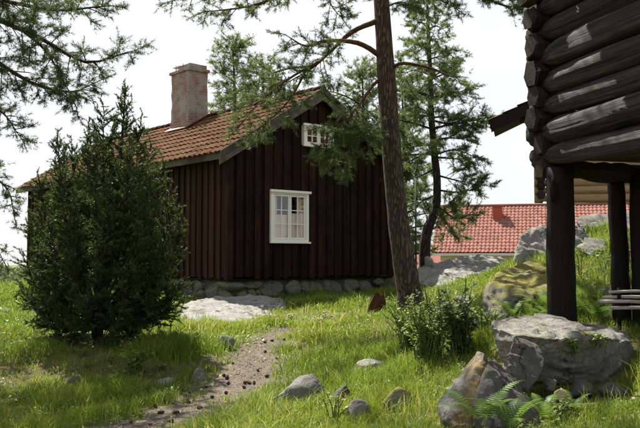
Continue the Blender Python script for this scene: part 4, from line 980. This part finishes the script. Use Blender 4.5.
plant('weed', on(196,346), .22, .18, 5, 6, .12, .04, 'weed', 'light green leafy weed between the juniper and the path', 507, tone=.8)
plant('weed', on(334,424), .30, .12, 7, 10, .05, .016, 'weed', 'upright pale weed at the bottom edge of the view', 508, tone=.9)
plant('weed', on(396,312), .30, .06, 3, 10, .045, .016, 'weed', 'pale upright flower spike left of the pine trunk', 509, tone=.95)
plant('vine', P(575,352,6.85), .16, .12, 6, 7, .055, .022, 'fern', 'bright sprig of leaves growing over the front of the slab', 510, tone=.7)
plant('vine', P(600,345,6.88), .16, .16, 6, 7, .05, .02, 'weed', 'leafy sprig at the right end of the slab', 511)
plant('weed', on(560,420), .22, .16, 9, 9, .06, .02, 'weed', 'leafy weed below the mossy stone at lower right', 512)
plant('weed', on(545,404), .22, .14, 8, 9, .05, .018, 'darkleaf', 'dark weed between the stones at lower right', 513)
plant('sapling', Vector(on(642,318)), .85, .16, 5, 9, .10, .035, 'fern', 'bright leafy sapling at the right edge beside the posts', 514, 'shrub', tone=.75)
wl = 'yellow-flowered weed on the slope behind the posts'
gk = random.Random(77)
for k in range(16):
    p = G(gk.uniform(575,640), gk.uniform(232,290), 9, 20); plant('wildflower', p, gk.uniform(.25,.5), .1, 4, 7, .05, .012, 'weed', wl, 520 + k, 'flower', 'wildflowers on the slope behind the posts', .7, 'petal')
for k in range(14):
    p = G(gk.uniform(255,330), gk.uniform(303,330), 9, 20); plant('daisy', p, gk.uniform(.14,.24), .07, 3, 4, .04, .008, 'weed', 'small white flower in the sunny grass before the cottage', 560 + k, 'flower', 'white flowers before the cottage', .7, 'petalwhite')
for k in range(12):
    u, v = gk.uniform(5,170), gk.uniform(345,410); p = G(u, v); plant('weed', p, gk.uniform(.10,.2), .14, 5, 6, .06, .024, 'weed', 'low broad-leaved weed on the slope below the juniper', 580 + k, 'plant', 'weeds below the juniper', .55)
def frond_mesh(ln, wd, seed):
    g = random.Random(seed); V = []; Fs = []; T = []; n = 20; sp_ = [Vector((ln * .75 * t, 0, ln * (1.0 * t - .62 * t * t))) for t in np.linspace(0, 1, n + 1)]
    for i in range(n):
        a, b = sp_[i], sp_[i+1]; n0 = len(V); V += [a + Vector((0,.003,0)), a - Vector((0,.003,0)), b - Vector((0,.002,0)), b + Vector((0,.002,0))]; Fs.append((n0,n0+1,n0+2,n0+3)); T += [.3]*4
        t = i / n; w = wd * math.sin(math.pi * (t * .86 + .12)) * (1 if t > .12 else 0); d = (b - a).normalized()
        if w < .004: continue
        for s_ in (1, -1):
            q = Vector((d.x*.35, s_, d.z*.35 - .15)).normalized() * w * g.uniform(.85,1.1); n0 = len(V); h_ = d * ln / n * .42
            V += [a - h_*.6, a + h_ , a + q*.6 + h_*.7, a + q, a + q*.6 - h_*.3]; Fs.append((n0,n0+1,n0+2,n0+4)); Fs.append((n0+4,n0+2,n0+3,n0+3)); T += [min(1,max(0,g.gauss(.55,.15)))]*5
    Fs = [f for f in Fs]; return np.array([tuple(v_) for v_ in V]), Fs, T
frond_data = []
for k in range(3):
    V, Fs, T = frond_mesh(1.0, .17, 600 + k); tri = []
    for f in Fs:
        if f[2] == f[3]: tri.append(f[:3])
        else: tri += [(f[0],f[1],f[2]), (f[0],f[2],f[3])]
        if len(tri) and tri[-1][0] == tri[-1][2]: tri.pop()
    me_o = np_mesh('frond', V, np.array(tri), M['fern'], None, T); frond_data.append(me_o.data); bpy.data.objects.remove(me_o)
def fern(loc, size, nf, label, seed, az=None, spread=6.28):
    root = empty('fern', loc, 0, label, 'fern', 'ferns among the rocks'); g = random.Random(seed)
    for k in range(nf):
        o = link('frond', frond_data[g.randrange(3)], None, root); a = (az or 0) + spread * (k + g.uniform(-.3,.3)) / nf - (spread/2 if az is not None else 0); s_ = size * g.uniform(.75,1.1)
        o.rotation_euler = (0, g.uniform(-.35,.1), a); o.scale = (s_, s_, s_)
fern(P(482,426,5.6), .50, 8, 'light green fern in front of the pointed boulder', 1)
fern(P(512,432,5.5), .42, 7, 'fern at the bottom edge under the pointed boulder', 2)
fern(P(590,324,8.9), .55, 9, 'bright fern just right of the corner post', 3)
fern(P(545,312,9.3), .50, 8, 'bright fern between the mossy boulder and the corner post', 4)
fern(P(530,322,9.0), .36, 7, 'small fern at the foot of the mossy boulder', 5)
fern(on(573,414,dmin=4), .26, 7, 'small fern below the slab at lower right', 6)
fern(P(600,322,8.7), .48, 8, 'fern half behind the second post', 8)
fern(P(584,310,9.4), .55, 9, 'large bright fern on the slope right of the corner post', 9)
fern(P(552,322,8.8), .42, 8, 'bright fern touching the left foot of the corner post', 10)
fern(on(545,424,dmin=4), .34, 7, 'fern at lower right beside the split boulder', 11)
fern(P(512,318,9.2), .40, 8, 'fern growing before the mossy boulder', 12)
fern(P(578,300,9.9), .45, 7, 'fern on the slope seen just behind the corner post', 7)

# ------------------------------------------------------------------ small things
# broken stump
sb = G(378, 313); q = MB(); vs = []; k = 12; g = random.Random(3)
for zz, r in ((-.05,.15),(.05,.125),(.14,.11)):
    for j in range(k): a = 6.283*j/k; vs.append((math.cos(a)*r*g.uniform(.85,1.15), math.sin(a)*r*g.uniform(.85,1.15), zz))
for j in range(k): a = 6.283*j/k; vs.append((math.cos(a)*.09, math.sin(a)*.09, .17 + g.uniform(0,.10)))
for j in range(k): a = 6.283*j/k; vs.append((math.cos(a)*.05, math.sin(a)*.05, .12 + g.uniform(0,.04)))
fs = [(r*k+j, r*k+(j+1)%k, (r+1)*k+(j+1)%k, (r+1)*k+j) for r in range(4) for j in range(k)] + [tuple(4*k+j for j in range(k))]
M['stump'] = m_wood('rotten_stump', (.028,.013,.008), (.095,.042,.022), (4,4,.6), .9, .1)
st = q.add(vs, fs).build('stump', M['stump'], None); st.location = sb; st.scale = (1.25, 1.25, 1.3); tag(st, 'small reddish rotten stump in the grass left of the tall pine', 'stump')
# slender iron pole beside the cottage
pb = P(416, 266, 19.4); pb.z = hz(pb.x, pb.y) - .05; pr = empty('iron_pole', pb, 0, 'thin dark iron pole with a short arm, right of the cottage', 'pole')
ht = P(416,178,19.4).z - pb.z; MB().tube([(0,0,0),(0,0,ht)], [.022,.018], 8).build('shaft', M['dark_iron'], pr, True); MB().tube([(-.16,0,ht*.53),(0,0,ht*.51)], [.012,.012], 6).build('arm', M['dark_iron'], pr, True)
# rack of peeled poles in front of the second post
rk = empty('pole_barrier', on(625,322,dmin=7.2), 0, 'low barrier of peeled grey poles in front of the second post', 'barrier'); ro = Vector(rk.location)
for k, (u0, v0, u1, v1, d, r) in enumerate([(609,292,690,291,8.1,.014),(602,297.5,692,297,8.2,.017),(600,301.5,690,303,8.05,.018),(611,308,692,309,8.1,.018)]):
    a = P(u0, v0, d) - ro; b = P(u1, v1, d) - ro; MB().tube([a, a.lerp(b,.33) + Vector((0,0,.006)), a.lerp(b,.66) - Vector((0,0,.004)), b], [r, r*.95, r*.9, r*.85], 8, True, .04, k).build('pole', M['peeled'], rk, True)
for u in (620, 672):
    a = P(u, 288, 8.14) - ro; w = a + ro; MB().tube([Vector((a.x, a.y + .03, hz(w.x, w.y) - ro.z - .1)), Vector((a.x, a.y+.03, a.z))], [.022,.018], 8).build('stake', M['tarpost'], rk, True)
# pine cones on and along the path
q = MB(); k = 8; vs = [(0,0,-.026)]; fs = []
rings = [(-.022,.012),(-.014,.024),(-.011,.015),(-.003,.027),(0,.017),(.009,.024),(.012,.014),(.020,.015),(.026,.004)]
for zz, r in rings:
    for j in range(k): a = 6.283*j/k + (.39 if zz in (-.003,.012) else 0); vs.append((math.cos(a)*r, math.sin(a)*r, zz))
fs += [(0, 1+(j+1)%k, 1+j) for j in range(k)] + [(1+i*k+j, 1+i*k+(j+1)%k, 1+(i+1)*k+(j+1)%k, 1+(i+1)*k+j) for i in range(len(rings)-1) for j in range(k)]
cone0 = q.add(vs, fs).build('pine_cone', M['cone'], None)
cpx = [(224,377),(227,380),(228,385),(245,384),(249,384),(254,384),(267,378),(183,392),(190,394),(193,397),(166,405),(155,408),(217,425),(140,418),(263,340),(265,343),(272,342),(284,341),(277,360),(233,365),(265,353),(305,361),(325,345),(244,389),(200,410),(212,399),(176,414),(150,426),(226,395),(258,372),(161,415),(281,425),(240,405),(300,350),(188,404),(206,389),(131,424),(171,424)]
for i, (u, v) in enumerate(cpx):
    o = cone0 if i == 0 else cone0.copy()
    if i: COL.objects.link(o)
    p = G(u, v); o.location = (p.x, p.y, p.z + .016); o.rotation_euler = (random.uniform(1.2,1.9), random.uniform(-.3,.3), random.uniform(0,6.28)); s_ = random.uniform(.6,.95); o.scale = (s_ * random.uniform(.75,1.0), s_ * random.uniform(.75,1.0), s_ * random.uniform(1.1,1.7))
    tag(o, 'small dark pine cone lying on or beside the dirt path', 'pine cone', 'pine cones on the path')

# ------------------------------------------------------------------ gravel and needle litter on the path
g = np.random.default_rng(91); n_ = 60000; d_ = 6.5 * (15 / 6.5) ** g.random(n_); x_ = g.uniform(-.45, .12, n_) * d_; k_ = g.random(n_) < dirt_mask(x_, d_) * .9; x_, d_ = x_[k_], d_[k_]
z_ = H(x_, d_); n_ = len(x_); r_g = .004 + .012 * g.random(n_) ** 3; oc = np.array([(1,0,0),(0,1,0),(-1,0,0),(0,-1,0),(0,0,.7),(0,0,-.5)])
V = (np.stack([x_, d_, z_], 1)[:, None] + oc[None] * r_g[:, None, None] * g.uniform(.6, 1.3, (n_, 6, 1))).reshape(-1, 3)
Fa = ((np.arange(n_) * 6)[:, None, None] + np.array([(0,1,4),(1,2,4),(2,3,4),(3,0,4),(1,0,5),(2,1,5),(3,2,5),(0,3,5)])[None]).reshape(-1, 3)
nn_ = NT('path_gravel'); M['gravel'] = nn_.done(nn_.bsdf(nn_.mix(nn_.attr('tone'), (.045,.034,.026), (.19,.165,.138)), .95))
gv = np_mesh('gravel', V, Fa, M['gravel'], None, np.repeat(g.random(n_) ** 1.5, 6)); tag(gv, 'grit and needle litter strewn on the dirt path', 'gravel', kind='stuff')
# ------------------------------------------------------------------ grass
def make_grass(n, dmin, dmax, name, label, hmul, seed, amin=-.50, amax=.50, extra=None):
    g = np.random.default_rng(seed); d = dmin * (dmax / dmin) ** g.random(n); a = g.uniform(amin, amax, n); x = a * d; y = d
    keep = np.ones(n, bool); dm = dirt_mask(x, y); pat = fbm(x * .9 + 5, y * .9 + 11); keep &= g.random(n) > dm * .96
    keep &= g.random(n) < .22 + 1.4 * smooth(.30, .56, pat) + .25 * smooth(.4,.6, fbm(x * 3.1, y * 3.1))
    for cx_, cy_, r in rock_keep: keep &= (x - cx_)**2 + (y - cy_)**2 > (r * .92)**2
    # not inside the cottage
    ca_, sa_ = math.cos(ang), math.sin(ang); lx = (x + 2.02) * ca_ + (y - 18) * sa_; ly = -(x + 2.02) * sa_ + (y - 18) * ca_; keep &= ~((lx > .0) & (lx < W) & (ly > .0) & (ly < L))
    x, y, dm, pat, d = x[keep], y[keep], dm[keep], pat[keep], d[keep]; n = len(x); z = H(x, y) - .01
    hgt = (.035 + .16 * smooth(.36, .68, fbm(x * 1.4, y * 1.4)) + .06 * g.random(n) + .12 * (g.random(n) < .03)) * (1 - .72 * dm) * hmul; wdt = (.0025 + .0017 * g.random(n)) * np.clip(d / 9, .8, 2.2)
    th = g.random(n) * 6.283; ln = g.normal(0, .45, (n, 2)); sx_ = np.stack([np.cos(th), np.sin(th), np.zeros(n)], 1) * wdt[:, None]
    p0 = np.stack([x, y, z], 1); mid = p0 + np.stack([ln[:,0]*hgt*.28, ln[:,1]*hgt*.28, hgt*.58], 1); tip = p0 + np.stack([ln[:,0]*hgt*.95, ln[:,1]*hgt*.95, hgt * (1 - .12*np.abs(ln).sum(1))], 1)
    V = np.stack([p0 - sx_, p0 + sx_, mid + sx_*.8, mid - sx_*.8, tip], 1).reshape(-1, 3); b = (np.arange(n) * 5)[:, None]
    Fa = np.concatenate([b + np.array([[0,1,2]]), b + np.array([[0,2,3]]), b + np.array([[3,2,4]])], 1).reshape(-1, 3)
    tn = np.clip(.15 + 1.0 * (fbm(x * .7 + 31, y * .7 + 3) - .2) + g.normal(0, .13, n), 0, .85); tn[g.random(n) < .035 + .10 * smooth(.5,.62, fbm(x*1.1+60, y*1.1))] = 1.0
    o = np_mesh(name, V, Fa, M['grass'], None, np.repeat(tn, 5)); return tag(o, label, 'grass', kind='stuff')
make_grass(340000, 5.0, 26, 'grass', 'green meadow grass covering the slope before the cottage', 1.0, 5)
make_grass(40000, 18, 48, 'far_grass', 'tall sunlit grass on the meadow left of and beyond the juniper', 2.0, 6, -.62, -.15)

# ------------------------------------------------------------------ clover and other low leaves between the grass
g = np.random.default_rng(44); n_ = 90000; d_ = 5.2 * (22 / 5.2) ** g.random(n_); x_ = g.uniform(-.5, .5, n_) * d_
k_ = (g.random(n_) < .9 * smooth(.50, .62, fbm(x_ * 1.9 + 70, d_ * 1.9 + 20)) + .04) & (g.random(n_) > dirt_mask(x_, d_) * .6)
for cx_, cy_, r in rock_keep: k_ &= (x_ - cx_)**2 + (d_ - cy_)**2 > (r * .95)**2
lx = (x_ + 2.02) * math.cos(ang) + (d_ - 18) * math.sin(ang); ly = -(x_ + 2.02) * math.sin(ang) + (d_ - 18) * math.cos(ang); k_ &= ~((lx > 0) & (lx < W) & (ly > 0) & (ly < L))
x_, d_ = x_[k_], d_[k_]; n_ = len(x_); z_ = H(x_, d_) + g.uniform(.015, .10, n_); a_ = g.random(n_) * 6.283; sz = g.uniform(.010, .026, n_) * np.clip(d_ / 9, .8, 1.6)
dv = np.stack([np.cos(a_), np.sin(a_), g.normal(.15, .3, n_)], 1) * sz[:, None]; sv = np.stack([-np.sin(a_), np.cos(a_), g.normal(0, .3, n_)], 1) * sz[:, None] * .55; c_ = np.stack([x_, d_, z_], 1)
V = np.stack([c_ - dv, c_ + sv, c_ + dv, c_ - sv], 1).reshape(-1, 3); Fa = ((np.arange(n_) * 4)[:, None] + np.array([[0,1,2,3]]))
gc = np_mesh('ground_cover', V, Fa, M['weed'], None, np.repeat(np.clip(fbm(x_ * 1.3, d_ * 1.3) + g.normal(0, .2, n_), 0, 1), 4)); tag(gc, 'clover and other low leaves growing between the grass', 'ground cover', kind='stuff')
